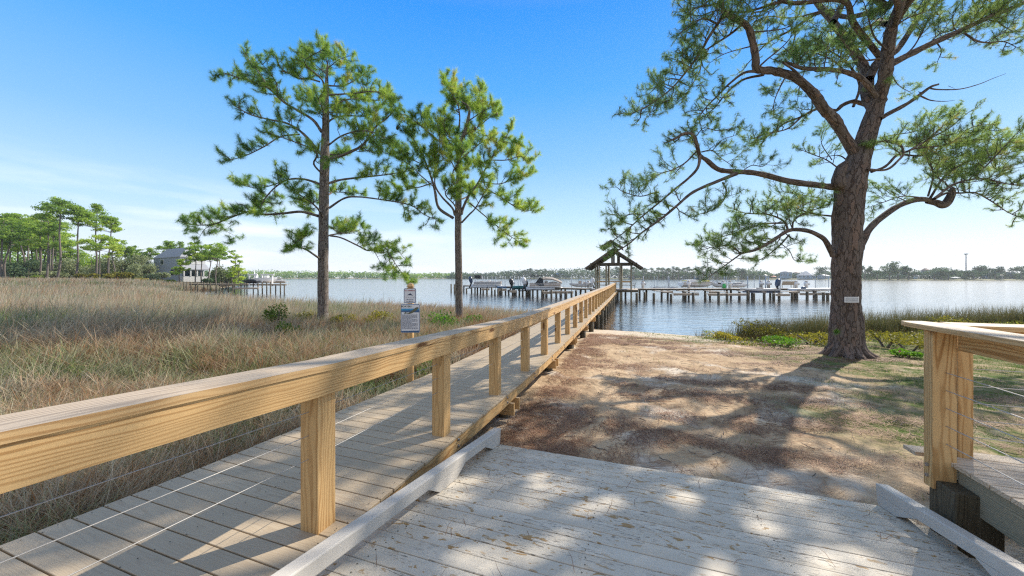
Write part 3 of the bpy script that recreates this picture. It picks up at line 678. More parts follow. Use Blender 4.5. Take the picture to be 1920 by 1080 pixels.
class Pine:
    def __init__(s, seed, nl, nn, nw, tuft):
        s.r = np.random.default_rng(seed); s.bark = Bark(); s.T = []; s.nl, s.nn, s.nw, s.tuft = nl, nn, nw, tuft
    def add(s, p, d, tint, sz=1): s.T.append((*p, *d, tint, sz))
    def twig(s, p, d, L_, r0, tint, lvl):
        """a wandering shoot that turns up to the light, needles on its outer part"""
        r = s.r; n = 4; pts = [p]; d = unit(d)
        for i in range(n):
            d = unit(d+r.normal(0, .22, 3)+np.array((0, 0, .13))); pts.append(pts[-1]+d*L_/n)
        pts = np.array(pts); s.bark.tube(pts, np.linspace(r0, r0*.45, n+1), 4 if lvl else 5)
        if lvl > 0:
            k = max(2, int(L_/s.gap)+r.integers(0, 2))
            for t in np.linspace(.25, .98, k):
                q = pts[0]*0+np.array([np.interp(t*n, range(n+1), pts[:, a]) for a in range(3)])
                dd = unit(np.array(pts[min(int(t*n)+1, n)]-pts[int(t*n) if t < 1 else n-1])); side = unit(np.cross(dd, r.normal(0, 1, 3)))
                s.twig(q, dd*.55+side*.8+np.array((0, 0, .18)), L_*r.uniform(.28, .5)*(1.1-.4*t), r0*.55, np.clip(tint+r.normal(0, .10), 0, .97), lvl-1)
        e = pts[-1]
        s.add(e, d, tint)
        if r.random() < s.dens: s.add(pts[-2], unit(d+r.normal(0, .4, 3)), np.clip(tint+r.normal(0, .07), 0, 1), .9)
        if r.random() < s.dens*.45: s.add(pts[-3], unit(d+r.normal(0, .5, 3)), np.clip(tint-.1+r.normal(0, .07), 0, 1), .8)
    gap = .15; dens = .85; sp = .15
    def limb(s, pts, r0, r1, start=.25, n=None, L_=(.5, 1.1), n8=8, rough=.05, tint=.45, foliage=True, lvl=1, spread=1.0, tipt=True):
        c = catmull(pts, 5); m = len(c); rr = np.linspace(r0, r1, m)
        s.bark.tube(c, rr*(1+.05*s.r.normal(0, 1, m)), n8, rough)
        if not foliage: return c
        seg = np.linalg.norm(np.diff(c, axis=0), axis=1); tot = seg.sum(); cum = np.r_[0, np.cumsum(seg)]/tot
        n = n or max(3, int(tot*(1-start)/s.sp))
        for t in np.linspace(start, 1, n):
            t = min(1, t+s.r.uniform(-.02, .02)); q = np.array([np.interp(t, cum, c[:, a]) for a in range(3)])
            i = min(int(np.searchsorted(cum, t)), m-1); dd = unit(c[min(i+1, m-1)]-c[max(i-1, 0)])
            side = s.r.normal(0, 1, 3); side[2] = side[2]*.45+.25; side = unit(side-dd*side.dot(dd))
            ln = s.r.uniform(*L_)*(1.0-.45*t)
            s.twig(q, dd*.5+side*spread, ln, max(.006, min(r0, .05)*.45), np.clip(tint+s.r.normal(0, .16), 0, .96), lvl)
        if tipt: s.twig(c[-1], unit(c[-1]-c[-3]), L_[0]*.7, r1*.8, tint, lvl)
        return c
    def needles(s, name, mat, parent):
        T = np.array(s.T); m = len(T); nn = s.nn; r = s.r
        p = T[:, None, :3]; d = T[:, None, 3:6]; tint = T[:, 6]; sz = T[:, 7][:, None, None]
        rv = r.normal(0, 1, (m, nn, 3)); rv /= np.linalg.norm(rv, axis=2)[..., None]
        nd_ = d*r.uniform(.15, 1.3, (m, nn, 1))+rv*.85; nd_ /= np.linalg.norm(nd_, axis=2)[..., None]
        base = p-d*r.uniform(0, s.tuft, (m, nn, 1))*sz
        ln = s.nl*r.uniform(.7, 1.1, (m, nn, 1))*sz; tip = base+nd_*ln; tip[..., 2] -= ln[..., 0]*.10
        wv = np.cross(nd_, r.normal(0, 1, (m, nn, 3))); wv /= np.linalg.norm(wv, axis=2)[..., None]; wv *= s.nw/2
        V = np.stack([base-wv, base+wv, tip], 2).reshape(-1, 3)
        ti = np.repeat(np.clip(tint[:, None]+r.normal(0, .06, (m, nn)), 0, 1), 3)
        F = np.arange(len(V)).reshape(-1, 3)
        pass
        return link(name, npmesh(name, V, F, {'tint': ti}), parent, mat)
def trace(pts, D0, D1=None):
    """limb outline points become points at their own distance, drifting from D0 to D1"""
    D1 = D0 if D1 is None else D1; n = len(pts)-1; out = []
    for i, q in enumerate(pts):
        D = q[2] if len(q) > 2 else D0+(D1-D0)*(i/n)
        out.append(tuple(P(q[0], q[1], D)))
    return out

# tall pine left of the sign
t1 = thing('pine_tree', tuple(P(605, 616, 16.0)), 'tall straight pine with spreading layered limbs, left of the two beside the boardwalk', 'pine tree', 'pines in the marsh by the boardwalk')
p = Pine(21, .25, 46, .0066, .24); D = 16.0; p.bark.k = .80; p.sp = .14; p.dens = .9
p.bark.tube(catmull([tuple(q) for q in (P(605, 640, D), P(605, 612, D), P(605.5, 590, D), P(606, 500, D), P(607, 400, D), P(609, 300, D), P(611, 230, D), P(612, 180, D), P(613, 140, D), P(615, 112, D))], 10),
            np.interp(np.linspace(0, 1, 91), [0, .1, .2, .55, .72, .85, 1], [.40, .33, .285, .24, .15, .09, .02]), 28, .07)
LM = [
 ([(603,247),(587,225),(560,208),(532,190),(505,162),(475,147),(452,140),(420,128)], .8, .085, .03, .35),
 ([(505,162),(490,135),(475,112),(458,88)], .3, .04, .015, .2), ([(520,178),(518,150),(506,128),(492,110)], -.9, .035, .012, .2),
 ([(604,292),(570,252),(540,232),(510,225),(470,215),(440,198)], -1.2, .08, .02, .35),
 ([(562,252),(527,256),(495,275),(460,292),(432,300)], -1.5, .05, .015, .4),
 ([(610,240),(620,225),(645,217),(690,217),(712,200)], 1.2, .06, .02, .2),
 ([(616,272),(640,255),(670,246),(700,248),(725,262)], -1.4, .05, .02, .2),
 ([(617,299),(652,287),(682,270),(702,240),(725,222),(740,205)], .5, .09, .03, .3),
 ([(690,262),(712,282),(730,290)], 1.5, .03, .012, .1),
 ([(597,405),(565,397),(532,400),(495,402),(465,397),(427,410),(402,420),(370,422),(345,418)], 1.0, .085, .022, .3),
 ([(395,422),(382,432),(372,448)], .2, .02, .008, .2), ([(402,424),(425,434),(442,443)], .6, .016, .006, .4),
 ([(600,345),(570,336),(540,337),(515,352),(495,375),(488,392)], -1.5, .065, .02, .35),
 ([(530,340),(500,350),(475,352),(450,345)], .4, .035, .012, .3),
 ([(615,344),(640,337),(682,332),(720,328),(770,320)], 1.6, .075, .02, .3),
 ([(617,390),(645,372),(670,369),(720,375),(770,385),(795,402),(818,412)], -1.0, .06, .016, .45),
 ([(619,442),(640,446),(670,460),(692,470),(717,460),(732,480),(750,507),(766,524)], -.8, .05, .014, .3),
 ([(700,468),(712,490),(720,510)], .4, .02, .008, .3), ([(717,462),(740,465),(760,487)], 1.1, .025, .01, .3),
 ([(617,425),(635,435),(657,438),(680,428)], 1.2, .03, .01, .3),
 ([(600,147),(580,141),(560,140),(540,128),(527,118),(520,100)], -.6, .05, .015, .2),
 ([(612,155),(645,155),(670,140),(690,125)], .9, .05, .015, .15), ([(613,175),(660,172),(700,168),(738,180)], -.9, .05, .015, .25),
 ([(612,130),(590,110),(570,92)], 1.0, .03, .012, .1), ([(613,120),(635,100),(655,92)], -.7, .03, .012, .1), ([(614,110),(610,90),(602,74)], .3, .025, .01, .1),
 ([(611,200),(585,190),(560,185)], 1.6, .03, .012, .3), ([(612,205),(650,185),(690,185),(735,190)], 1.8, .045, .014, .2),
 ([(606,372),(585,380),(570,388)], 1.4, .03, .01, .3),
]
for pts, dd, r0, r1, st in LM:
    pts = [(q[0], q[1] if q[1] > 200 else 200-(200-q[1])*.88) for q in pts]
    p.limb(trace(pts, D, D+dd), r0, r1, st, L_=(.5, 1.25), tint=.45 if pts[-1][0] < 600 else .57)  # limbs right of the trunk tinted brighter: sunlight put into the needle colour
for k in range(9):                                                   # limbs towards and away from the viewer
    z = 3.6+k*.95; a = 1.5*math.pi*(k % 2)+random.uniform(-.5, .5)+math.pi/2*(1-k % 2)*0+ (math.pi/2 if k % 2 else 0)
    sgn = 1 if k % 2 else -1; b0 = np.array(P(608, 520-(z-ZC)*F0/D, D)); ln = 2.6 if k < 6 else 1.7
    q = [b0+np.array((random.uniform(-.3, .3)*j, sgn*ln*j/3, .28*j+random.uniform(-.1, .1))) for j in range(4)]
    p.limb(q, .06, .018, .35, L_=(.45, 1.0), tint=.5)
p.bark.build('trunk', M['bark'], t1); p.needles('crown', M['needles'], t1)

# smaller forked pine
t2 = thing('pine_tree', tuple(P(862, 616, 17.0)), 'smaller round-headed pine forking low, nearest the boardwalk in the marsh', 'pine tree', 'pines in the marsh by the boardwalk')
p = Pine(5, .28, 48, .0072, .24); D = 17.0; p.bark.k = .84; p.sp = .13; p.dens = .95; p.gap = .15
p.bark.tube(catmull([tuple(q) for q in (P(862, 640, D), P(862, 606, D), P(860.5, 560, D), P(860, 500, D), P(859, 410, D), P(861, 320, D), P(860, 280, D), P(872, 245, D), P(880, 205, D), P(866, 190, D), P(850, 168, D))], 8),
            np.interp(np.linspace(0, 1, 81), [0, .08, .4, .6, .75, 1], [.27, .22, .19, .13, .085, .02]), 24, .06)
LM = [
 ([(850,409),(823,390),(816,361),(811,340),(800,310),(790,285),(775,255),(765,225)], .6, .09, .025, .4),
 ([(853,404),(848,390),(827,367),(815,342),(822,295),(825,260),(820,225)], -.9, .07, .02, .45),
 ([(865,402),(869,388),(880,365),(895,345),(910,317),(927,287),(945,260),(955,240)], .5, .085, .02, .4),
 ([(866,417),(880,402),(890,392),(902,372),(912,352)], -1.3, .06, .02, .5),
 ([(880,380),(907,403),(942,432),(960,445),(976,456)], .9, .045, .012, .35),
 ([(896,350),(932,365),(963,386),(985,396),(998,392)], -.9, .045, .012, .35),
 ([(900,340),(935,345),(965,335),(995,325)], 1.2, .04, .012, .3), ([(920,300),(950,300),(975,292),(985,300)], -.8, .035, .012, .3),
 ([(812,342),(790,350),(773,353),(745,360),(725,365)], .7, .04, .012, .35), ([(813,350),(790,330),(770,310),(752,300)], -1.0, .04, .012, .4),
 ([(800,312),(775,300),(760,290),(748,270)], 1.2, .035, .012, .3),
 ([(868,250),(892,235),(915,215),(930,205)], .8, .045, .014, .2), ([(878,220),(905,200),(925,190)], -.8, .035, .012, .2),
 ([(872,195),(890,175),(905,165)], .5, .03, .01, .1), ([(858,170),(842,155),(833,140)], -.4, .025, .01, .1), ([(862,175),(855,160),(852,148)], .6, .02, .01, .1),
 ([(860,285),(840,260),(825,235),(800,215)], 1.1, .05, .015, .3), ([(862,300),(895,270),(920,250)], 1.5, .045, .014, .3),
 ([(822,260),(795,235),(765,210),(750,205)], -.7, .04, .012, .2), ([(860,330),(845,300),(838,275)], -1.5, .035, .012, .4),
 ([(945,262),(965,270),(972,285)], .5, .025, .01, .2),
]
for pts, dd, r0, r1, st in LM:
    pts = [(q[0], q[1] if q[1] > 300 else 300-(300-q[1])*.91) for q in pts]
    p.limb(trace(pts, D, D+dd), r0, r1, st, L_=(.55, 1.3), tint=.68 if pts[-1][0] > 800 else .48)  # needle tint lighter towards the sun, the lit side painted in
for k in range(8):
    z = 5.8+k*.7; sgn = 1 if k % 2 else -1; b0 = np.array(P(861, 520-(z-ZC)*F0/D, D)); ln = 2.2 if k < 5 else 1.4
    q = [b0+np.array((random.uniform(-.3, .3)*j, sgn*ln*j/3, .35*j)) for j in range(4)]
    p.limb(q, .05, .016, .35, L_=(.5, 1.0), tint=.6)
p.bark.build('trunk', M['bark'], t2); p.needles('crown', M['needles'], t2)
for (px, py, dd) in ((891, 241, -.6), (876, 331, -.5), (745, 240, .3), (931, 214, -.3)):
    c = P(px, py, 17+dd); mb = MB(); mb.sphere(c, .07, 10, 8, sz=1.45); tag(mb.build('pine_cone', M['dark_wood'], t2, True), None)

# the great gnarled pine on the right
t3 = thing('pine_tree', tuple(P(1588, 664, 10.75)), 'huge gnarled old pine with plated bark and twisting limbs on the right bank', 'pine tree')
p = Pine(77, .15, 24, .0054, .16); D = 10.75; p.bark.k = .74; p.gap = .12; p.dens = 1.0; p.sp = .115
tk = [(1585,700),(1586,664),(1587,655),(1587,640),(1587,600),(1586,560),(1586,520),(1588,470),(1589,430),(1590,400),(1595,350),(1606,310),(1617,280),(1628,245),(1638,215),(1643,190)]
hw = [50, 44, 40, 36, 33.5, 29.5, 29, 31, 30.5, 31, 32, 27, 22.5, 20.5, 19, 17]
c = catmull(trace(tk, D), 12); rr = np.interp(np.linspace(0, len(tk)-1, len(c)), range(len(tk)), [h*D/F0*.95 for h in hw])
p.bark.tube(c, rr, 72, .075)
tb_ = np.array(P(1586, 664, D)); g0_ = float(gz(tb_[0], tb_[1]))
for k, az in enumerate((200, 235, 262, 290, 325, 350, 170, 20, 80)):       # root flare
    a = R(az); q = [np.array((tb_[0]+math.cos(a)*d_, tb_[1]+math.sin(a)*d_, g0_+h_)) for d_, h_ in ((.12, .62), (.30, .26), (.48, .07), (.72, -.05), (.95, -.16))]
    p.bark.tube(catmull(q, 4), np.interp(np.linspace(0, 1, 17), [0, .4, 1], [.24, .20, .07]), 12, .12)
LIMBS = [  # pts, depth drift, r0, r1, foliage start
 ([(1643,200),(1652,170),(1660,140),(1664,100),(1672,50),(1690,0),(1700,-60),(1690,-130)], -1.2, .26, .12, .7),
 ([(1640,205),(1626,175),(1626,140),(1615,118),(1590,80),(1562,42),(1525,-5),(1490,-70),(1470,-130)], 1.5, .24, .07, .6),
 ([(1562,42),(1580,8),(1600,-40),(1640,-100)], 1.8, .12, .05, .4),
 ([(1628,150),(1648,115),(1680,95),(1705,60),(1737,8),(1780,-60)], 2.6, .17, .07, .7),
 ([(1660,125),(1680,115),(1740,85),(1800,58),(1860,30),(1925,3),(2010,-40)], .4, .15, .06, .35),
 ([(1808,62),(1830,76),(1852,80),(1882,78),(1905,88)], -.4, .04, .012, .3),
 ([(1605,292),(1580,250),(1562,222),(1545,205),(1532,185),(1520,170),(1490,145),(1450,133),(1420,130),(1417,112),(1412,80),(1400,48),(1372,32),(1357,25)], -1.4, .20, .085, 2),
 ([(1357,25),(1354,5),(1352,-30),(1340,-80)], -1.5, .075, .04, .3),
 ([(1360,24),(1330,68),(1315,95),(1290,130),(1260,165),(1225,192),(1185,214)], -1.7, .06, .012, .25),
 ([(1398,40),(1372,62),(1345,80),(1318,97)], -1.2, .05, .025, .4),
 ([(1316,95),(1313,130),(1300,155),(1285,178),(1268,195)], -1.0, .03, .01, .3),
 ([(1440,136),(1400,135),(1370,155),(1345,180),(1325,200),(1306,226)], -1.1, .055, .015, .5),
 ([(1432,140),(1392,150),(1362,175),(1340,202),(1322,215)], -.6, .05, .015, .6),
 ([(1655,182),(1640,178),(1618,150),(1590,136),(1550,130),(1505,128),(1478,118)], -1.0, .13, .05, .6),
 ([(1535,180),(1510,155),(1490,133),(1468,117)], -1.3, .06, .035, 2),
 ([(1622,196),(1600,190),(1580,197),(1568,207),(1552,205),(1530,205),(1500,220),(1470,232),(1440,255),(1408,268)], .7, .09, .02, .4),
 ([(1500,222),(1475,242),(1440,250),(1405,262)], -.5, .035, .012, .3),
 ([(1575,352),(1556,350),(1530,347),(1480,340),(1420,325),(1382,322),(1348,318),(1325,300),(1312,291),(1307,272),(1300,254),(1285,250),(1262,262)], -1.6, .135, .04, .75),
 ([(1313,292),(1308,315),(1290,335),(1265,355),(1238,378),(1205,405),(1170,436),(1148,452)], -1.7, .055, .014, .5),
 ([(1382,325),(1345,340),(1300,360),(1270,385),(1240,410),(1205,435),(1178,458),(1152,474)], -2.1, .065, .014, .45),
 ([(1305,285),(1285,305),(1262,318),(1240,325),(1215,340)], -1.2, .03, .01, .25),
 ([(1235,360),(1225,362),(1200,368),(1170,360),(1155,350)], -1.8, .025, .01, .2),
 ([(1203,402),(1180,402),(1160,415),(1140,430)], -1.8, .025, .01, .2),
 ([(1315,285),(1335,282),(1350,295),(1372,310)], -1.4, .025, .01, .2), ([(1335,283),(1355,262),(1375,255)], -.9, .02, .01, .2),
 ([(1355,342),(1362,360),(1352,382),(1332,395),(1310,402)], -2.2, .03, .01, .3),
 ([(1390,322),(1410,310),(1430,312),(1445,300)], -.8, .02, .01, .2), ([(1305,256),(1320,240),(1345,245),(1375,240)], -1.2, .02, .01, .1),
 ([(1562,480),(1548,452),(1532,440),(1510,432),(1480,432),(1450,450),(1420,467),(1390,475)], -1.0, .105, .04, .5),
 ([(1392,474),(1370,490),(1345,508),(1328,520)], -1.5, .03, .01, .2), ([(1388,475),(1372,462),(1345,462),(1318,468)], -1.2, .03, .01, .2),
 ([(1478,434),(1470,415),(1440,402),(1400,400),(1375,392)], -.4, .045, .014, .2), ([(1485,433),(1490,412),(1520,395),(1552,388)], .3, .04, .014, .15),
 ([(1480,440),(1462,460),(1440,478),(1420,490)], -.6, .035, .012, .4), ([(1462,455),(1480,470),(1490,488),(1510,490)], .3, .02, .01, .4),
 ([(1470,418),(1430,420),(1400,430),(1350,445),(1320,452)], -.8, .035, .012, .2),
 ([(1558,405),(1520,400),(1480,385),(1440,372)], .8, .04, .014, .3), ([(1556,380),(1530,370),(1500,365),(1470,360)], 1.2, .03, .012, .4),
 ([(1606,480),(1617,455),(1628,432),(1650,410),(1685,386),(1720,374),(1750,376)], .9, .14, .10, 2),
 ([(1750,374),(1775,362),(1800,362),(1830,362),(1860,378),(1890,398),(1918,410)], 1.0, .05, .012, .25),
 ([(1752,372),(1790,345),(1840,335),(1890,345),(1930,350)], .3, .05, .014, .1), ([(1745,370),(1772,330),(1820,300),(1870,290),(1925,280)], 1.4, .05, .014, .15),
 ([(1740,368),(1750,330),(1745,300),(1765,270)], .8, .04, .014, .3), ([(1722,370),(1690,368),(1660,378),(1632,388)], .2, .03, .01, .2),
 ([(1830,330),(1860,300),(1895,262),(1912,245)], .4, .03, .01, .2), ([(1700,378),(1668,362),(1645,345)], .6, .02, .01, .2),
 ([(1634,322),(1660,312),(1680,292),(1690,288),(1720,278),(1780,270),(1820,240),(1862,232)], .6, .06, .016, .3),
 ([(1625,318),(1662,318),(1685,300),(1694,287),(1686,268),(1665,264),(1648,266)], -.5, .05, .02, .5),
 ([(1694,290),(1730,292),(1770,282),(1830,268)], 1.6, .045, .014, .15), ([(1700,285),(1740,262),(1780,240),(1810,215)], .4, .04, .012, .25),
 ([(1780,268),(1830,262),(1880,262),(1925,268)], 1.5, .035, .012, .1), ([(1720,280),(1750,305),(1790,320),(1850,318)], 2.0, .035, .012, .1),
 ([(1650,258),(1680,252),(1720,245),(1760,220),(1790,212)], 1.3, .025, .01, .3),
 ([(1588,300),(1575,292),(1560,292),(1530,298)], .5, .03, .01, 2),
 ([(1590,330),(1575,318),(1550,300),(1525,290),(1505,282)], 1.0, .035, .012, .35), ([(1560,300),(1540,268),(1545,240)], 1.2, .02, .01, .3),
 ([(1600,200),(1612,160),(1590,120),(1555,95),(1530,85)], 1.2, .06, .02, .3), ([(1555,95),(1540,70),(1560,40)], 1.2, .03, .01, .2),
 ([(1664,95),(1640,70),(1630,40),(1620,5)], -.8, .04, .012, .3), ([(1650,110),(1620,112),(1590,90),(1570,60)], -.8, .035, .012, .2),
 ([(1590,140),(1560,112),(1520,98),(1490,100)], .4, .035, .012, .2), ([(1510,128),(1500,160),(1495,190)], .3, .025, .01, .3),
 ([(1475,140),(1462,165),(1452,190),(1450,215)], -1.1, .03, .01, .3), ([(1420,128),(1440,110),(1470,85),(1490,60)], -1.0, .035, .012, .3),
 ([(1412,60),(1440,58),(1475,52),(1490,38)], -1.4, .025, .01, .3), ([(1400,45),(1412,25),(1440,18),(1465,-5)], -1.0, .035, .012, .2),
 ([(1352,5),(1330,10),(1305,15),(1285,30)], -1.4, .04, .012, .1), ([(1345,45),(1320,35),(1295,45),(1275,62)], -1.8, .035, .012, .1),
 ([(1352,-10),(1380,-15),(1420,-10)], -1.4, .035, .012, .1), ([(1300,130),(1280,118),(1262,110)], -1.5, .02, .01, .1), ([(1275,150),(1255,148),(1235,160),(1218,175)], -1.4, .025, .01, .1),
 ([(1755,78),(1765,95),(1758,115)], .2, .03, .01, .3), ([(1740,85),(1760,65),(1790,55),(1800,40)], .5, .03, .01, .2), ([(1690,110),(1715,85),(1740,40),(1760,20)], .9, .04, .014, .3),
 ([(1672,55),(1700,35),(1740,20)], -.3, .04, .014, .2), ([(1860,30),(1880,48),(1905,60),(1925,58)], .2, .03, .01, .2), ([(1800,58),(1840,35),(1880,15),(1905,-5)], .6, .035, .012, .2),
 ([(1658,125),(1672,140),(1685,160),(1705,172)], -.5, .02, .01, .3),
 ([(1690,-20),(1740,-30),(1800,-20),(1860,5)], .4, .05, .014, .2),
]
for pts, dd, r0, r1, st in LIMBS:
    big = r0 > .1
    p.limb(trace(pts, D+(.0 if big else min(dd, 0)*.75 if dd < 0 else dd*.75), D+dd), r0, r1, min(st, 1), L_=(.38, .95), n8=16 if big else 8, rough=.09 if big else .05, tint=.42 if pts[-1][0] < 1640 else .62, foliage=st <= 1, n=None)  # sunward limbs take a lighter needle tint, painted as if lit
# fuller sprays of foliage at the ends of the heavy limbs, tinted brighter on the sunny side
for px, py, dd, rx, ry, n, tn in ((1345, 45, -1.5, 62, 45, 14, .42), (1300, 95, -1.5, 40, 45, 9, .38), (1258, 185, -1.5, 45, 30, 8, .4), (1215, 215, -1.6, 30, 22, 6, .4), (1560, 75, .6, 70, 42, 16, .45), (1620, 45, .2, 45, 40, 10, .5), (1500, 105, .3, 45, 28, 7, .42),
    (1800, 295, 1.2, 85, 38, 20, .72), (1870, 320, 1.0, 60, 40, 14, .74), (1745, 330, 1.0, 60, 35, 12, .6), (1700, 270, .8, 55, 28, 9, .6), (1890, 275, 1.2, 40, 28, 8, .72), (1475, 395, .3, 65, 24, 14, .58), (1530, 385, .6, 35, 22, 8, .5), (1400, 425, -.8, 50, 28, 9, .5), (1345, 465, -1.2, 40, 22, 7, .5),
    (1850, 40, .5, 60, 35, 10, .65), (1760, 30, .5, 50, 30, 8, .6), (1390, 15, -1.3, 40, 25, 7, .42), (1660, 55, 2.0, 40, 50, 9, .5), (1440, 30, -1.0, 45, 30, 6, .42)):
    c0 = np.array(P(px, py, D+dd)); m2 = (D+dd)/F0
    for k in range(n):
        a = p.r.uniform(0, 6.28); e = c0+np.array((math.cos(a)*rx*m2*p.r.uniform(.4, 1), p.r.normal(0, .45), abs(math.sin(a))*ry*m2*p.r.uniform(-.6, 1)))
        p.twig(c0+(e-c0)*.12, e-c0, max(.4, np.linalg.norm(e-c0)), .012, np.clip(tn+p.r.normal(0, .12), 0, .95), 1)
# dead limb with bare forks
for pts, r0, r1 in (([(1650,222),(1668,212),(1700,195),(1727,176),(1745,163),(1760,158)], .10, .035), ([(1745,166),(1762,168),(1800,167),(1835,158),(1862,147),(1886,138)], .03, .006), ([(1726,180),(1745,188),(1770,190),(1791,188)], .03, .004), ([(1730,175),(1722,172)], .03, .01), ([(1778,161),(1790,166)], .01, .005)):
    p.limb(trace(pts, D-.2, D-.5), r0, r1, foliage=False, rough=.06)
p.bark.tube(catmull([tuple(P(1738, 377, D+.9)), tuple(P(1755, 380, D+.85)), tuple(P(1770, 384, D+.8)), tuple(P(1782, 368, D+.8)), tuple(P(1786, 352, D+.8))], 6), np.interp(np.linspace(0, 1, 25), [0, .3, .6, .85, 1], [.11, .135, .16, .13, .07]), 24, .14)
p.bark.tube(catmull([tuple(P(1580, 352, D-.25)), tuple(P(1573, 340, D-.3)), tuple(P(1576, 318, D-.3)), tuple(P(1586, 305, D-.2))], 5), np.array([.10, .15, .19, .21, .22, .22, .22, .21, .20, .19, .18, .17, .15, .13, .11, .09]), 24, .12)
# limbs of the upper crown, above and behind the viewer's frame, that shade the ramp
rg = np.random.default_rng(4)
top = np.array(P(1665, 60, D))
for k, (az, ln, z0, rise) in enumerate(((200, 7.5, 9.2, 1.2), (222, 9.5, 9.8, .6), (245, 8.5, 10.2, 1.0), (262, 7.5, 11.0, 1.3), (215, 7.5, 11.4, 1.6), (285, 6.5, 10.4, 1.5), (150, 5.5, 11.5, 1.6), (235, 6.5, 12.0, 1.8), (60, 5.5, 10.5, 1.5), (20, 5.5, 11.5, 1.5), (100, 5.0, 11.0, 1.6), (320, 5.0, 11.4, 1.6), (195, 9.5, 11.0, 1.2), (250, 10.5, 11.6, .9), (230, 11.5, 12.2, 1.0))):
    a = R(az); b0 = np.array((top[0], top[1], z0)); pts = [b0]
    for j in range(1, 6):
        t = j/5; pts.append(b0+np.array((math.cos(a)*ln*t, math.sin(a)*ln*t, rise*math.sin(t*2.2)))+rg.normal(0, .22, 3))
    p.limb(pts, .12, .025, .3, n=int(ln*2.3), L_=(.7, 1.5), n8=8, tint=.45)
    # side limbs
    for q, sg2 in ((2, 1), (3, -1), (4, 1)):
        s0 = pts[q]; aa = a+sg2*R(50); e = [s0+np.array((math.cos(aa)*x, math.sin(aa)*x, .15*x))+rg.normal(0, .08, 3)*x for x in (0, .8, 1.6, 2.3)]
        p.limb(e, .045, .015, .15, n=7, L_=(.5, 1.1), n8=6, tint=.5)
p.bark.tube(catmull([tuple(P(1690, 0, D-.9)), (top[0], top[1], 11.6), (top[0]-.2, top[1], 13.0)], 5), np.linspace(.2, .08, 11), 12, .06)
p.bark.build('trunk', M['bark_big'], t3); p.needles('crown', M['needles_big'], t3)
# small fern like tuft growing on its bark
r_ = np.random.default_rng(3); c0 = np.array(P(1567, 622, D-.62)); n = 160
dr = r_.normal(0, 1, (n, 3))*np.array((1, .6, 1))+np.array((0, -.7, .1)); dr /= np.linalg.norm(dr, axis=1)[:, None]; sw = np.cross(dr, r_.normal(0, 1, (n, 3))); sw /= np.linalg.norm(sw, axis=1)[:, None]
V = np.stack([c0-sw*.004, c0+sw*.004+dr*0, c0+dr*r_.uniform(.08, .17, (n, 1))], 1).reshape(-1, 3)
M['bright_leaf'] = leafmat('bright_green_leaf', [(0, (.06, .16, .02)), (1, (.16, .30, .04))], .3)
tag(link('seedling', npmesh('seedling', V, np.arange(3*n).reshape(-1, 3), {'tint': np.repeat(r_.uniform(0, 1, n), 3)}), None, M['bright_leaf']), 'bright green needle tuft sprouting low on the bark of the great pine', 'seedling')
# plate nailed to the tree
pq = P(1597.5, 562, D-.60)
pl = thing('tree_plaque', tuple(pq), 'small white lettered plate nailed to the trunk of the great pine', 'sign')
mb = MB(); mb.box(pq+Vector((-.205, 0, -.082)), (.41, 0, 0), (0, .02, 0), (0, 0, .164)); mb.build('plate', M['sign_face'], pl, bevel=.003)
rr = random.Random(8)
for i, zz in enumerate((.04, .01, -.02, -.045)):
    mb = MB(); x = -.18
    while x < .17:
        l = rr.uniform(.015, .04); mb.box(pq+Vector((x, -.0015, zz)), (min(l, .18-x), 0, 0), (0, .001, 0), (0, 0, .011)); x += l+.008
    mb.build('small_print', M['ink'], pl)
# ------------------------------------------------------------------ pavilion at the end of the boardwalk
zp = 1.30
pv = thing('pavilion', tuple(W(-2.2, 47.5, 0)), 'dark timber gable-roofed pavilion over the water where the boardwalk meets the dock', 'pavilion')
mb = MB(); mb.box(W(-5.0, 45.05, zp-.06), W(5.7, 0, 0), W(0, 5.6, 0), (0, 0, .055)); mb.build('decking', M['far_wood'], pv)
for v in (45.1, 50.5):
    mb = MB(); mb.box(W(-5.0, v, zp-.30), W(5.7, 0, 0), W(0, .05, 0), (0, 0, .235)); mb.build('rim_joist', M['dark_wood'], pv)
for v in (45.3, 47.7, 50.2):
    for u in (-4.3, -3.02, -1.35, -.1):
        if v == 47.7 and u in (-3.02, -1.35): continue
        mb = MB(); mb.tube([W(u, v, -2.2), W(u, v, 4.35)], .125 if u in (-3.02, -1.35) else .10, 10); mb.build('post', M['green_wood'], pv, True)
for v in (45.3, 50.2):
    mb = MB(); mb.box(W(-5.0, v-.06, 4.35), W(5.6, 0, 0), W(0, .12, 0), (0, 0, .24)); mb.build('tie_beam', M['dark_wood'], pv)
    mb = MB(); mb.box(W(-2.45, v-.05, 4.59), W(.22, 0, 0), W(0, .1, 0), (0, 0, 1.2)); mb.build('king_post', M['dark_wood'], pv)
    mb = MB(); mb.box(W(-1.75, v-.05, 4.59), W(.20, 0, 0), W(0, .1, 0), (0, 0, 1.05)); mb.build('king_post', M['dark_wood'], pv)
for u in (-4.3, -.1):
    mb = MB(); mb.box(W(u-.06, 45.0, 4.36), W(0, 5.6, 0), W(.12, 0, 0), (0, 0, .22)); mb.build('side_beam', M['dark_wood'], pv)
def gable(uc, hw, ze, za, v0, v1, th, name, mat, par):
    for sg_n in (-1, 1):
        mb = MB(); a = W(uc+sg_n*hw, v0, ze); r_ = W(uc, v0, za)
        mb.prism([a, r_, r_+Vector((0, 0, th)), a+Vector((0, 0, th*.9))], W(0, v1-v0, 0)); par2 = mb.build(name, mat, par)
    return par2
gable(-2.15, 3.4, 3.86, 6.22, 44.3, 51.2, .13, 'roof_slope', M['roof'], pv)
gable(-2.45, 1.35, 6.42, 7.32, 44.7, 50.8, .10, 'raised_ridge_roof', M['roof'], pv)
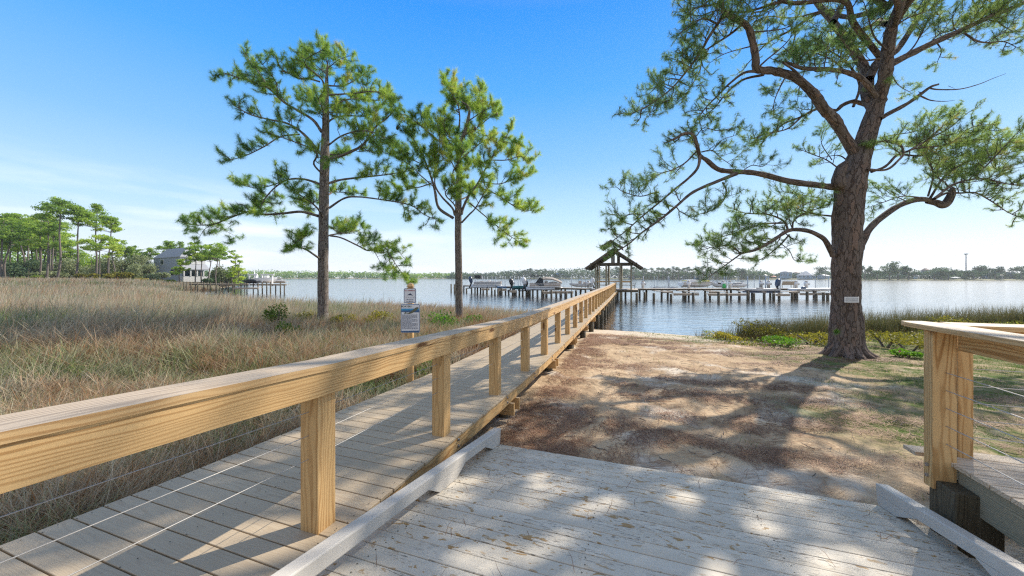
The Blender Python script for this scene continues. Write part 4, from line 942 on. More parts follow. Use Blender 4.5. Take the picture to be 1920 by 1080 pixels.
for v in (45.0, 47.7, 50.4):
    for uq in (-2.95, -1.95):
        mb = MB(); mb.box(W(uq, v, 5.6), W(.09, 0, 0), W(0, .09, 0), (0, 0, .95)); mb.build('strut', M['dark_wood'], pv)
for k in range(8):
    v = 44.4+k*.95
    for sg_n in (-1, 1):
        mb = MB(); a = W(-2.15+sg_n*3.3, v, 3.84); r_ = W(-2.15, v, 6.10); mb.box(a-Vector((0, 0, .11)), r_-a, W(0, .05, 0), (0, 0, .14)); mb.build('rafter', M['dark_wood'], pv)
for (ua, va, ub, vb) in ((-1.25, 45.3, -.1, 45.3), (-.1, 45.3, -.1, 47.7), (-4.3, 45.3, -3.1, 45.3), (-4.3, 50.2, -.1, 50.2)):
    for h in (.88, .45):
        mb = MB(); a, c = W(ua, va, zp+h), W(ub, vb, zp+h); d = (c-a); s_ = Vector((-d.y, d.x, 0)).normalized()*.06; mb.box(a, d, s_, (0, 0, .12 if h > .5 else .05)); mb.build('rail', M['pine_wood'] if h > .5 else M['far_wood'], pv)
def bench(px, D, rz, label, mat, n=1.2):
    b0 = P(px, 520, D); b0.z = zp; t = thing('bench', tuple(b0), label, 'bench', 'benches on the dock')
    X = Vector((math.cos(rz), math.sin(rz), 0)); Yv = Vector((-math.sin(rz), math.cos(rz), 0))
    q = lambda x, y, z: b0+X*x+Yv*y+Vector((0, 0, z))
    mb = MB(); mb.box(q(-n/2, -.25, .42), X*n, Yv*.48, (0, 0, .04)); mb.build('seat', mat, t)
    mb = MB(); mb.box(q(-n/2, .2, .44), X*n, Yv*.03, Yv*.16+Vector((0, 0, .50))); mb.build('backrest', mat, t)
    for sx_ in (-n/2+.03, n/2-.1):
        for sy_ in (-.23, .17): mb = MB(); mb.box(q(sx_, sy_, 0), (0, 0, .42), X*.07, Yv*.05); mb.build('leg', mat, t)
        mb = MB(); mb.box(q(sx_, -.25, .64), Yv*.5, X*.07, (0, 0, .03)); mb.build('armrest', mat, t)
bench(1119, 46.5, TH*-1+R(90), 'dark slatted bench at the left side of the pavilion', M['dark_wood'])
bench(1187, 45.6, TH*-1-R(90), 'dark slatted bench at the right side of the pavilion', M['dark_wood'])
bench(1475, 50.0, R(180), 'weathered grey bench on the right arm of the dock', M['far_wood'], 1.7)

# ------------------------------------------------------------------ docks
def dock_arm(name, label, a, c, width, z, mat):
    """a, c plan ends of the front edge"""
    a, c = Vector((a[0], a[1], 0)), Vector((c[0], c[1], 0)); d = (c-a); n_ = Vector((-d.y, d.x, 0)).normalized()
    if n_.y < 0: n_ = -n_
    t = thing(name, (a.x, a.y, 0), label, 'dock'); Z = Vector((0, 0, 1))
    mb = MB(); ln = d.length; k = int(ln/.30); e = d/ln
    for i in range(k): mb.box(a+e*(i*ln/k)+Z*(z-.04), n_*width, e*(ln/k-.02), Z*.04)
    mb.build('decking', mat, t)
    for w_ in (0.02, width-.07):
        mb = MB(); mb.box(a+n_*w_+Z*(z-.24), d, n_*.05, Z*.195); mb.build('stringer', M['dark_wood'], t)
    return t, a, e, n_, ln
def pile(x, y, zt, par, r=.14, zb=-2.2):
    mb = MB(); mb.tube([(x, y, zb), (x+random.uniform(-.03, .03), y, zt)], r, 9); mb.build('pile', M['dark_wood'], par, True)
zdk = 1.25
rt, a, e, n_, ln = dock_arm('boat_dock', 'right-hand arm of the long grey dock, running from the pavilion behind the great pine', (14.2, 48.6), (46, 48.6), 1.9, zdk, M['far_wood'])
for i in range(21): pile(14.6+i*1.5, 48.8+(i % 2)*1.5, zdk-.2, rt)
for px in (1194, 1209, 1226, 1258, 1285, 1300, 1322, 1347, 1363, 1386, 1402, 1413, 1433, 1451, 1461, 1485, 1494, 1513, 1530, 1544, 1552, 1566):
    D = random.uniform(41.2, 44.5); q = P(px, 520, D); pile(q.x, D, random.uniform(.78, 1.15), rt, .15)
for x0, x1, D, z in ((1243, 1262, 46.5, 1.02), (1263, 1311, 43.2, .86), (1328, 1400, 43.0, .84), (1330, 1345, 45.5, 1.0), (1455, 1482, 42.5, .82), (1480, 1500, 46.5, .98), (1500, 1580, 44.0, .85)):
    A_, B_ = P(x0, 520, D), P(x1, 520, D); mb = MB(); mb.box((A_.x, D, z-.05), (B_.x-A_.x, 0, 0), (0, .6, 0), (0, 0, .05)); mb.box((A_.x, D+.02, z-.28), (B_.x-A_.x, 0, 0), (0, .05, 0), (0, 0, .22)); mb.build('catwalk', M['far_wood'], rt)
for px in (1253, 1303, 1360, 1430, 1490, 1540):                      # finger piers run out from the arm
    D = 43.5; q = P(px, 520, D); mb = MB(); mb.box((q.x, D, .95), (0, 5.1, .0), (.5, 0, 0), (0, 0, .06)); mb.build('finger_pier', M['far_wood'], rt)
LA, LB = (10.2, 49.6), (-9.6, 69.5)
lt, a, e, n_, ln = dock_arm('boat_dock', 'left-hand arm of the long grey dock, angling out behind the two marsh pines', LB, LA, 1.8, zdk, M['far_wood'])
for i in range(17):
    q = a+e*(i*ln/16)+n_*(.15+(i % 2)*1.4); pile(q.x, q.y, zdk-.2, lt)
def lineD(px):    # depth of the left arm's front edge at a pixel column
    k = (px-960)/F0; x0, y0 = LB; x1, y1 = LA
    t = (x0-k*y0)/((x0-k*y0)-(x1-k*y1)); return y0+(y1-y0)*t
for px in (875, 884, 895, 901, 906, 913, 922, 928, 934, 941, 948, 954, 961, 967, 974, 980, 987, 992, 999, 1008, 1016, 1024, 1034, 1043, 1051, 1062, 1072, 1080):
    D = lineD(px)-random.uniform(.5, 4.5); q = P(px, 520, D); pile(q.x, D, random.uniform(.7, 1.15), lt, .15)
for px, D in ((846, 70), (852, 66)): q = P(px, 520, D); pile(q.x, D, 1.5, lt, .14)
for x0, x1, dd, z in ((903, 918, 3.5, .9), (934, 950, 3, .9), (956, 968, 4, .75), (1018, 1032, 3.6, .75), (1030, 1075, 2.6, .85)):
    D = lineD((x0+x1)/2)-dd; A_, B_ = P(x0, 520, D), P(x1, 520, D); mb = MB(); mb.box((A_.x, D, z-.05), (B_.x-A_.x, 0, 0), (0, .6, 0), (0, 0, .05)); mb.box((A_.x, D+.02, z-.34), (B_.x-A_.x, 0, 0), (0, .05, 0), (0, 0, .28)); mb.build('catwalk', M['far_wood'], lt)
# guide poles of the boat lifts
def pole(px, D, y1, label, r=.05, y0=518):
    q = P(px, 520, D); zt = ZC-(y0-520)*D/F0; mb = MB(); mb.tube([(q.x, D, .6), (q.x, D, zt)], r, 8); mb.sphere((q.x, D, zt), r*1.15, 8, 4, sz=.6)
    tag(mb.build('guide_pole', M['pole'], None, True), label, 'pole', 'pale guide poles of the boat lifts')
LPX = (891.7, 904.4, 907.5, 913.6, 922.5, 929.4, 941.4, 947.2, 957.4, 964.5, 971.6, 976.5, 981.4, 1071.7, 1090.5, 1098, 1108)
ORD = 'first second third fourth fifth sixth seventh eighth ninth tenth eleventh twelfth thirteenth fourteenth fifteenth sixteenth seventeenth eighteenth nineteenth twentieth twenty-first'.split()
for i, px in enumerate(LPX): pole(px, lineD(min(px, 1090))+(-1.5 if px < 985 else 2.8), 0, f'thin pale lift pole, {ORD[i]} from the left on the left arm of the dock', .04)
RPX = (1206, 1226.7, 1232, 1253, 1255.8, 1278.8, 1303, 1327, 1336.7, 1358, 1362, 1384, 1401.7, 1414, 1424, 1435.5, 1441, 1458.5, 1462.7, 1528.7, 1553.7)
for i, px in enumerate(RPX): pole(px, 47.2 if px in (1435.5, 1401.7, 1462.7) else 52.5, 0, f'thin pale lift pole, {ORD[i]} from the pavilion along the right arm of the dock', .035 if i % 3 else .06)
def motor(px, D, label, h=.95):
    q = P(px, 520, D); t = thing('lift_motor', (q.x, D, zdk), label, 'lift motor', 'white lift motor housings on the dock')
    mb = MB(); mb.tube([(q.x, D, zdk), (q.x, D, zdk+h*.45), (q.x, D, zdk+h*.45+.01), (q.x, D, zdk+h*.8), (q.x, D, zdk+h)], [.2, .19, .26, .30, .16], 12); mb.build('housing', M['white_dull'], t, True)
    mb = MB(); mb.tube([(q.x, D, zdk+h), (q.x, D, zdk+h+.09)], [.2, .12], 12); mb.build('cap', M['tan'], t, True)
    mb = MB(); mb.cbox(q.x+.3, D-.1, zdk+h*.6, .14, .12, .25); mb.build('switch_box', M['grey'], t)
for px, D, lb in ((1205.5, 50.2, 'white lift motor housing nearest the pavilion on the right'), (1291.5, 50.6, 'white lift motor housing in front of the bow-rider boat'), (1356, 51, 'white lift motor housing behind the green barrel'), (1368.5, 50, 'white lift motor housing just right of the green barrel'),
                  (1427, 52, 'white lift motor housing left of the blue outboard'), (1441, 51.5, 'white lift motor housing above the blue outboard'), (1492.5, 50.4, 'white lift motor housing just right of the grey bench'), (1511.5, 50.4, 'white lift motor housing nearest the great pine'), (1103, 53, 'white lift motor housing beside the small skiff, left of the pavilion'), (961, 60, 'white lift motor housing between the two pontoon boats')):
    motor(px, D, lb)
q = P(1358, 520, 49.6); t = thing('barrel', (q.x, 49.6, zdk), 'small bright green barrel on the dock', 'barrel')
mb = MB(); mb.tube([(q.x, 49.6, zdk), (q.x, 49.6, zdk+.3), (q.x, 49.6, zdk+.62)], [.2, .24, .19], 12); mb.build('body', M['green'], t, True)
mb = MB(); mb.tube([(q.x, 49.6, zdk+.62), (q.x, 49.6, zdk+.67)], .17, 12); mb.build('lid', M['green'], t, True)

# ------------------------------------------------------------------ boats
def frame(px, D, z, rz):
    o = P(px, 520, D); o.z = z; X = Vector((math.cos(rz), math.sin(rz), 0)); Yv = Vector((-math.sin(rz), math.cos(rz), 0))
    return o, (lambda x, y, zz: o+X*x+Yv*y+Vector((0, 0, zz)))
def hull(T, L_, Wd, H, mat, par, name='hull', stripe=None):
    """bow at +x; keel, chine and sheer lines lofted"""
    mb = MB(); n = 12; rows = []
    for i in range(n+1):
        s_ = i/n; b = Wd/2*(1-max(0, (s_-.45)/.55)**2.3)+.01; sh = H*(1+.18*s_*s_); kz = H*.75*max(0, (s_-.6)/.4)**2.2; ch = kz+(H*.45)*(1-.2*s_)
        ch = min(ch, sh-.02); x = -L_/2+L_*s_
        rows.append([T(x, -b, sh), T(x, -b*.88, ch), T(x, 0, kz), T(x, b*.88, ch), T(x, b, sh), T(x, b*.8, sh-.02), T(x, 0, sh-.04), T(x, -b*.8, sh-.02)])
    k = 0
    for r_ in rows:
        for p_ in r_: mb.V.append(tuple(p_)); mb.G.append(tuple(p_))
    m_ = 8
    for i in range(n):
        for j in range(m_): mb.F.append((i*m_+j, (i+1)*m_+j, (i+1)*m_+(j+1) % m_, i*m_+(j+1) % m_))
    mb.F.append(tuple(range(m_))); mb.F.append(tuple(n*m_+j for j in reversed(range(m_))))
    return mb.build(name, mat, par, False)
def outboard(T, x, y, z, mat, par, s=1.0, tilt=0.35):
    ob = MB(); pts = [T(x+dx*s, y, z+dz*s) for dx, dz in ((0, .10), (-.06, .3), (-.12, .55), (-.2, .8), (-.3, .92))]
    ob.tube(pts, [.16*s, .24*s, .27*s, .24*s, .08*s], 10); o = ob.build('outboard', mat, par, True)
    mb = MB(); mb.tube([T(x, y, z+.12*s), T(x-.1*s-tilt*.4, y, z-.35*s), T(x-.1*s-tilt*.8, y, z-.6*s)], [.12*s, .09*s, .07*s], 8); mb.build('leg', M['black'], o, True)
    mb = MB(); mb.tube([T(x-.35*s-tilt*.8, y, z-.62*s), T(x+.1*s-tilt*.8, y, z-.60*s)], [.05*s, .09*s], 8); mb.build('gearcase', M['black'], o, True)
    mb = MB()
    c = T(x-.38*s-tilt*.8, y, z-.62*s)
    for a_ in range(3):
        aa = a_*2.094; mb.box(c, T(0, .14*math.cos(aa), .14*math.sin(aa))-T(0, 0, 0), T(.05, 0, .03)-T(0, 0, 0), T(.01, .03, 0)-T(0, 0, 0))
    mb.build('propeller', M['black'], o)
# first pontoon boat
def pontoon(px, D, z, rz, L_, label, variant):
    o, T = frame(px, D, z, rz); t = thing('pontoon_boat', tuple(o), label, 'boat')
    for y in (-.85, .85):
        mb = MB(); mb.tube([T(-L_/2, y, .28), T(-L_/2+.05, y, .28), T(L_/2-.7, y, .28), T(L_/2-.1, y, .42)], [.2, .28, .28, .05], 12); mb.build('float', M['alu'], t, True)
    mb = MB(); mb.box(T(-L_/2+.2, -1.2, .56), T(L_-.4, 0, 0)-T(0, 0, 0), T(0, 2.4, 0)-T(0, 0, 0), (0, 0, .09)); mb.build('deck', M['white_paint'], t)
    for y in (-1.18, 1.15):
        mb = MB(); mb.box(T(-L_/2+.5, y, .66), T(L_-.9, 0, 0)-T(0, 0, 0), T(0, .03, 0)-T(0, 0, 0), (0, 0, .40)); mb.build('fence_panel', M['grey'] if variant == 0 else M['tan'], t)
        for h in (.66, .88, 1.1): mb = MB(); mb.tube([T(-L_/2+.5, y-.02, h), T(L_/2-.4, y-.02, h)], .03, 6); mb.build('fence_rail', M['white_paint'], t)
        for k in range(6): mb = MB(); xx = -L_/2+.5+k*(L_-.9)/5; mb.tube([T(xx, y-.02, .6), T(xx, y-.02, 1.12)], .022, 6); mb.build('fence_upright', M['white_paint'], t)
    for xx in (-1.4, .6, 1.9):
        if variant == 0 or xx < 0: mb = MB(); mb.box(T(xx, -.9, .66), T(.7, 0, 0)-T(0, 0, 0), T(0, .7, 0)-T(0, 0, 0), (0, 0, .52)); mb.build('seat', M['tan'], t, bevel=.05)
    mb = MB(); mb.box(T(0, .2, .66), T(.5, 0, 0)-T(0, 0, 0), T(0, .6, 0)-T(0, 0, 0), (0, 0, .75)); mb.build('console', M['white_paint'], t, bevel=.04)
    return t, T
t, T = pontoon(914, 64.0, .92, R(-3), 5.6, 'white open pontoon boat with a dark folded canopy on a lift, leftmost on the dock', 0)
outboard(T, -2.9, 0, .75, M['navy'], t, 1.35)
mb = MB(); mb.box(T(-2.2, -1.1, 1.65), T(1.15, 0, 0)-T(0, 0, 0), T(0, 2.2, 0)-T(0, 0, 0), (0, 0, .62)); mb.build('folded_canopy', M['canvas_dark'], t, bevel=.08)
for xx in (-2.1, -1.1):
    for y in (-1.15, 1.15): mb = MB(); mb.tube([T(xx, y, .7), T(xx+.1, y, 1.75)], .02, 6); mb.build('canopy_frame', M['alu'], t)
# second pontoon boat under its cover
t, T = pontoon(1021, 54.6, .80, R(-4), 5.6, 'pontoon boat under a sand coloured canopy with black side curtain and twin white outboards', 1)
mb = MB(); prof = [(-.75, 1.15), (-.3, 1.98), (.2, 2.10), (1.2, 2.02), (2.0, 1.72), (2.6, 1.42)]
for i in range(len(prof)-1):
    (x0, z0), (x1, z1) = prof[i], prof[i+1]
    for (ya, za, yb, zb) in ((-1.2, -.25, 0, 0), (0, 0, 1.2, -.25)):
        mb.quad([T(x0, ya, z0+za), T(x1, ya, z1+za), T(x1, yb, z1+zb), T(x0, yb, z0+zb)])
    mb.quad([T(x0, -1.2, z0-.25), T(x0, -1.22, z0-.45), T(x1, -1.22, z1-.42), T(x1, -1.2, z1-.25)])
o_ = mb.build('canopy', M['canvas_tan'], t); sd_ = o_.modifiers.new('thick', 'SOLIDIFY'); sd_.thickness = .02
mb = MB(); mb.prism([T(-1.5, -1.22, 1.05), T(-.75, -1.22, 2.0), T(-.25, -1.22, 1.75), T(-.1, -1.22, .7), T(-.75, -1.22, .7)], T(0, .04, 0)-T(0, 0, 0)); mb.build('side_curtain', M['canvas_dark'], t)
mb = MB(); mb.prism([T(-1.5, 1.18, 1.05), T(-.75, 1.18, 2.0), T(-.25, 1.18, 1.75), T(-.1, 1.18, .7), T(-.75, 1.18, .7)], T(0, .04, 0)-T(0, 0, 0)); mb.build('side_curtain', M['canvas_dark'], t)
mb = MB(); mb.box(T(-2.1, -1.1, 2.12), T(1.75, 0, .05)-T(0, 0, 0), T(0, 2.2, 0)-T(0, 0, 0), (0, 0, .15)); mb.build('rear_canopy', M['canvas_dark'], t, bevel=.05)
for xx, x2 in ((-1.9, -1.2), (-.9, -1.1), (.2, .2), (1.2, 1.4), (2.3, 2.4)):
    for y in (-1.18, 1.18): mb = MB(); mb.tube([T(xx, y, .7), T(x2, y, 1.9 if x2 < 1 else 1.45)], .02, 6); mb.build('canopy_frame', M['alu'], t)
mb = MB(); mb.sphere(T(1.3, -.3, 1.05), .45, 12, 8, sx=1.9, sz=.65); mb.build('covered_seat', M['white_dull'], t, True)
outboard(T, -3.0, -.3, .75, M['white_dull'], t, 1.35); outboard(T, -2.7, .5, .6, M['black'], t, 1.1)
# low teal boat with a black outboard
o, T = frame(985, 57.5, .85, R(5)); t = thing('skiff', tuple(o), 'low teal hulled skiff with a tilted black outboard', 'boat')
hull(T, 4.2, 1.7, .55, M['teal'], t); outboard(T, -2.15, 0, .55, M['black'], t, 1.3); mb = MB(); mb.box(T(-1, -.7, .5), T(.4, 0, 0)-T(0, 0, 0), T(0, 1.4, 0)-T(0, 0, 0), (0, 0, .1)); mb.build('bench_seat', M['grey'], t)
o, T = frame(951, 61.5, .88, R(3)); t = thing('dinghy', tuple(o), 'small flat blue and white boat lying low on a lift, between the pontoon boats', 'boat')
hull(T, 3.6, 1.5, .35, M['blue'], t); mb = MB(); mb.box(T(-1.6, -.6, .34), T(2.6, 0, 0)-T(0, 0, 0), T(0, 1.2, 0)-T(0, 0, 0), (0, 0, .06)); mb.build('deck', M['white_dull'], t)
o, T = frame(1089, 56.0, 1.28, R(180)); t = thing('fishing_boat', tuple(o), 'small open fishing boat with pale console left of the pavilion', 'boat')
hull(T, 3.6, 1.6, .52, M['white_dull'], t); mb = MB(); mb.box(T(-.1, -.35, .5), T(.5, 0, 0)-T(0, 0, 0), T(0, .7, 0)-T(0, 0, 0), (0, 0, .45)); mb.build('console', M['tan'], t, bevel=.05)
mb = MB(); mb.box(T(-1.2, -.5, .5), T(.8, 0, 0)-T(0, 0, 0), T(0, 1, 0)-T(0, 0, 0), (0, 0, .28)); mb.build('seat', M['tan'], t, bevel=.05); outboard(T, -1.75, 0, .5, M['white_dull'], t, 1.0)
mb = MB(); mb.prism([T(.35, -.3, .95), T(.35, .3, .95), T(.15, .28, 1.3), T(.15, -.28, 1.3)], T(.02, 0, 0)-T(0, 0, 0)); mb.build('windscreen', M['glass'], t)
# bow rider on the right
o, T = frame(1308, 52.6, 1.32, R(-2)); t = thing('runabout', tuple(o), 'white bow-rider runabout with yellow cushions raised on its lift', 'boat')
hull(T, 5.0, 2.1, .78, M['white_paint'], t)
mb = MB(); mb.box(T(-2.4, -1.06, .62), T(4.0, 0, .02)-T(0, 0, 0), T(0, .02, 0)-T(0, 0, 0), (0, 0, .1)); mb.build('side_stripe', M['tan'], t)
mb = MB(); mb.prism([T(-2.1, -.8, .8), T(-1.7, -.8, 1.12), T(-.3, -.8, 1.15), T(.3, -.8, .86)], T(0, 1.6, 0)-T(0, 0, 0)); mb.build('cockpit', M['white_paint'], t, bevel=.05)
for xx, ww in ((-2.0, .5), (.9, .55)): mb = MB(); mb.box(T(xx, -.7, .85), T(ww, 0, 0)-T(0, 0, 0), T(0, 1.4, 0)-T(0, 0, 0), (0, 0, .2)); mb.build('cushion', M['yellow'], t, bevel=.05)
mb = MB(); mb.prism([T(.1, -.75, .92), T(-.35, -.72, 1.32), T(-.35, .72, 1.32), T(.1, .75, .92)], T(.03, 0, .01)-T(0, 0, 0)); mb.build('windscreen', M['glass'], t)
# personal watercraft
for px, D, rz, lb, m1, m2 in ((1348, 52.6, R(175), 'grey and black jet ski left of the green barrel', M['white_dull'], M['black']), (1387, 52.6, 0, 'white jet ski with a low seat, right of the green barrel', M['white_paint'], M['grey'])):
    o, T = frame(px, D, 1.3, rz); t = thing('jet_ski', tuple(o), lb, 'jet ski', 'jet skis on the dock'); hull(T, 2.6 if px > 1360 else 1.9, 1.0, .45, m1, t)
    mb = MB(); mb.box(T(-.9, -.22, .45), T(1.1, 0, .05)-T(0, 0, 0), T(0, .44, 0)-T(0, 0, 0), (0, 0, .25)); mb.build('seat', m2, t, bevel=.06)
    mb = MB(); mb.prism([T(.2, -.2, .5), T(.35, -.2, .82), T(.5, -.2, .78), T(.8, -.2, .5)], T(0, .4, 0)-T(0, 0, 0)); mb.build('handlebar_cowl', m1, t, bevel=.04)
    mb = MB(); mb.tube([T(.3, -.38, .85), T(.3, .38, .85)], .03, 6); mb.build('handlebar', M['black'], t)
# low flat skiff in front of the arm
o, T = frame(1421, 45.0, .98, R(180)); t = thing('flats_boat', tuple(o), 'long low grey-blue flats boat with a dark blue outboard in front of the dock', 'boat')
hull(T, 4.6, 1.8, .38, M['white_dull'], t); mb = MB(); mb.box(T(-2.2, -.85, -.12), T(3.6, 0, 0)-T(0, 0, 0), T(0, 1.7, 0)-T(0, 0, 0), (0, 0, .18)); mb.build('lift_bunk', M['navy'], t)
outboard(T, -2.4, 0, .55, M['navy'], t, 1.15); mb = MB(); mb.box(T(-.5, -.3, .36), T(.5, 0, 0)-T(0, 0, 0), T(0, .6, 0)-T(0, 0, 0), (0, 0, .14)); mb.build('seat', M['tan'], t)
o, T = frame(1530, 45.2, 1.05, R(0)); t = thing('flats_boat', tuple(o), 'low pale covered boat half hidden behind the great pine trunk', 'boat')
hull(T, 6.0, 1.8, .34, M['white_dull'], t); mb = MB(); mb.sphere(T(-1.6, 0, .38), .2, 10, 6, sx=1.6); mb.build('covered_reel', M['navy'], t, True)
o, T = frame(1244, 52.2, 1.25, R(0)); t = thing('boat_lift_cradle', tuple(o), 'empty aluminium lift cradle on the dock right of the pavilion', 'boat lift')
for y in (-.7, .7): mb = MB(); mb.box(T(-1.8, y, .05), T(3.6, 0, 0)-T(0, 0, 0), T(0, .1, 0)-T(0, 0, 0), (0, 0, .12)); mb.build('bunk', M['alu'], t)
for x in (-1.2, 1.2): mb = MB(); mb.box(T(x, -.9, -.06), T(.1, 0, 0)-T(0, 0, 0), T(0, 1.8, 0)-T(0, 0, 0), (0, 0, .1)); mb.build('cross_beam', M['alu'], t)

# ------------------------------------------------------------------ private dock and lifts on the left
zl = 1.55
pd, a, e, n_, ln = dock_arm('private_dock', 'narrow grey private dock reaching out from the house across the inlet', (-62, 68), (-41.5, 63.5), 1.3, zl, M['far_wood'])
for px in (345, 358, 370, 382, 394, 405, 417, 428, 440, 452, 463, 475):
    D = 68-(px-345)/190*4.5-.25; q = P(px, 520, D); pile(q.x, D, 2.0 if px % 2 else 1.85, pd, .09)
for px in (350, 367, 390, 413, 436, 459):
    D = 70-(px-345)/190*4.5-.35; q = P(px, 520, D); pile(q.x, D, 1.95, pd, .08)
for px in (484, 492, 500, 507, 517, 526, 533):
    D = 62+random.uniform(-1, 2.5); q = P(px, 520, D); pile(q.x, D, random.uniform(1.5, 2.1), pd, .10)
for x0, x1, D, z in ((436, 484, 60.5, 1.05), (484, 535, 63, 1.6), (498, 535, 66, 2.0)):
    A_, B_ = P(x0, 520, D), P(x1, 520, D); mb = MB(); mb.box((A_.x, D, z-.06), (B_.x-A_.x, 0, 0), (0, 1.2, 0), (0, 0, .06)); mb.box((A_.x, D+.02, z-.26), (B_.x-A_.x, 0, 0), (0, .05, 0), (0, 0, .19)); mb.build('platform', M['far_wood'], pd)
for (xa, xb, lb) in ((467, 479, 'white goal-post boat lift frame over the covered jet ski'), (491, 510, 'white goal-post boat lift frame over the white boat')):
    D = 64; A_, B_ = P(xa, 520, D), P(xb, 520, D); t = thing('boat_lift', (A_.x, D, 1.6), lb, 'boat lift')
    for x in (A_.x, B_.x): mb = MB(); mb.box((x-.09, D, 1.2), (0, 0, 2.1), (.18, 0, 0), (0, .18, 0)); mb.build('upright', M['white_paint'], t)
    mb = MB(); mb.box((A_.x-.3, D-.02, 3.18), (B_.x-A_.x+.6, 0, 0), (0, .2, 0), (0, 0, .2)); mb.build('beam', M['white_paint'], t)
q = P(477, 520, 65.5); mb = MB(); mb.tube([(q.x, 65.5, 1.6), (q.x, 65.5, 4.1)], .06, 8); tag(mb.build('mast', M['white_paint'], None, True), 'slim white mast rising above the covered jet ski', 'mast')
o, T = frame(470, 62.0, 1.75, R(185)); t = thing('jet_ski', tuple(o), 'jet ski under a black cover on the private dock', 'jet ski', 'jet skis on the dock')
hull(T, 2.5, 1.1, .45, M['black'], t); mb = MB(); mb.sphere(T(-.1, 0, .48), .38, 12, 8, sx=2.4, sz=.75); mb.build('cover', M['canvas_dark'], t, True)
o, T = frame(501, 65.0, 1.75, R(8)); t = thing('bay_boat', tuple(o), 'white boat hanging in the lift on the private dock', 'boat')
hull(T, 3.4, 1.9, .95, M['white_paint'], t); mb = MB(); mb.box(T(-.4, -.4, .95), T(.6, 0, 0)-T(0, 0, 0), T(0, .8, 0)-T(0, 0, 0), (0, 0, .4)); mb.build('console', M['white_paint'], t, bevel=.05); outboard(T, -1.7, 0, .8, M['white_dull'], t, 1)
outb = P(529, 520, 66); o, T = frame(527, 67, 1.9, 0); t = thing('jet_ski', tuple(o), 'pale jet ski at the far end of the private dock', 'jet ski', 'jet skis on the dock'); hull(T, 1.8, .9, .4, M['white_dull'], t); mb = MB(); mb.box(T(-.7, -.2, .4), T(.9, 0, 0)-T(0, 0, 0), T(0, .4, 0)-T(0, 0, 0), (0, 0, .22)); mb.build('seat', M['grey'], t, bevel=.04)

# ------------------------------------------------------------------ houses
M['siding'] = plain('blue_grey_siding', (.36, .41, .47), .7); M['slate'] = plain('grey_shingle_roof', (.33, .345, .37), .8)
M['pale_wall'] = plain('pale_render', (.62, .62, .60), .7); M['blue_roof'] = plain('blue_metal_roof', (.10, .24, .52), .4); M['pale_roof'] = plain('pale_metal_roof', (.42, .45, .48), .5)
M['brown_roof'] = plain('brown_shingle_roof', (.18, .13, .11), .8); M['blue_wall'] = plain('soft_blue_wall', (.22, .33, .42), .7); M['coral'] = plain('coral_canvas', (.60, .25, .16), .7)
def house(name, label, A, B, C, z0, ze, zr, wall, roof, wins=True, over=.5, cat='house', group=None):
    """A-B and B-C are the two walls seen, plan points; hipped roof"""
    A, B, C = [Vector((q[0], q[1], 0)) for q in (A, B, C)]; Dd = A+C-B; Z = Vector((0, 0, 1)); t = thing(name, (B.x, B.y, z0), label, cat, group)
    mb = MB(); mb.prism([A+Z*z0, B+Z*z0, C+Z*z0, Dd+Z*z0], Z*(ze-z0)); wl = mb.build('wall', wall, t)
    cen = (A+C)/2; ex = [q+(q-cen).normalized()*over for q in (A, B, C, Dd)]
    l1, l2 = (B-A).length, (C-B).length
    if l1 > l2: m0, m1 = (A+Dd)/2, (B+C)/2; s_ = l2/2
    else: m0, m1 = (A+B)/2, (C+Dd)/2; s_ = l1/2
    d = (m1-m0).normalized(); r0, r1 = m0+d*s_*.9, m1-d*s_*.9; mb = MB(); k = 0
    for q in ex: mb.V.append(tuple(q+Z*(ze-.05))); mb.G.append(tuple(q))
    for q in ex: mb.V.append(tuple(q+Z*(ze+.18))); mb.G.append(tuple(q))
    for q in (r0, r1): mb.V.append(tuple(q+Z*zr)); mb.G.append(tuple(q))
    mb.F.append((3, 2, 1, 0))
    for i in range(4): mb.F.append((i, (i+1) % 4, 4+(i+1) % 4, 4+i))
    if l1 > l2: mb.F += [(4, 5, 9, 8), (5, 6, 9), (6, 7, 8, 9), (7, 4, 8)]
    else: mb.F += [(4, 5, 8), (5, 6, 9, 8), (6, 7, 9), (7, 4, 8, 9)]
    mb.build('roof', roof, t)
    def window(side, f0, f1, za, zb):
        p0, p1 = (A, B) if side == 0 else (B, C); dv = p1-p0; nrm = Vector((dv.y, -dv.x, 0)).normalized()
        if nrm.y > 0: nrm = -nrm
        q = p0+dv*f0+Z*za; mb = MB(); mb.box(q, dv*(f1-f0), nrm*.08, Z*(zb-za)); w_ = mb.build('window', M['white_paint'], t)
        mb = MB(); q2 = q+dv.normalized()*.12+Z*.12+nrm*.08; mb.box(q2, dv.normalized()*(dv.length*(f1-f0)-.24), nrm*.02, Z*(zb-za-.24)); mb.build('pane', M['glass'], w_)
    return t, window, (A, B, C, Dd)
t, win, _ = house('waterside_house', 'large blue-grey two-storey house with hipped grey roof among pines on the left shore', (-119.4, 118), (-101.3, 108), (-98.6, 113.0), 1.6, 9.0, 12.3, M['siding'], M['slate'])
win(0, .29, .41, 6.9, 8.5); win(0, .68, .80, 3.4, 5.4); win(0, .81, .93, 3.4, 5.4); win(1, .2, .5, 6.6, 8.2); win(1, .6, .9, 6.6, 8.2)
Z = Vector((0, 0, 1)); B_, C_ = Vector((-101.3, 108, 0)), Vector((-98.2, 113.6, 0)); dv = (C_-B_); nm_ = Vector((dv.y, -dv.x, 0)).normalized()
mb = MB(); mb.box(B_+Z*1.4-nm_*0, dv, nm_*2.6, Z*1.7); mb.build('porch_base', M['pale_wall'], t)
mb = MB(); mb.prism([B_+Z*6.0, B_+nm_*2.9+Z*5.1, B_+nm_*2.9+Z*5.3, B_+Z*6.9], dv); mb.build('porch_roof', M['slate'], t)
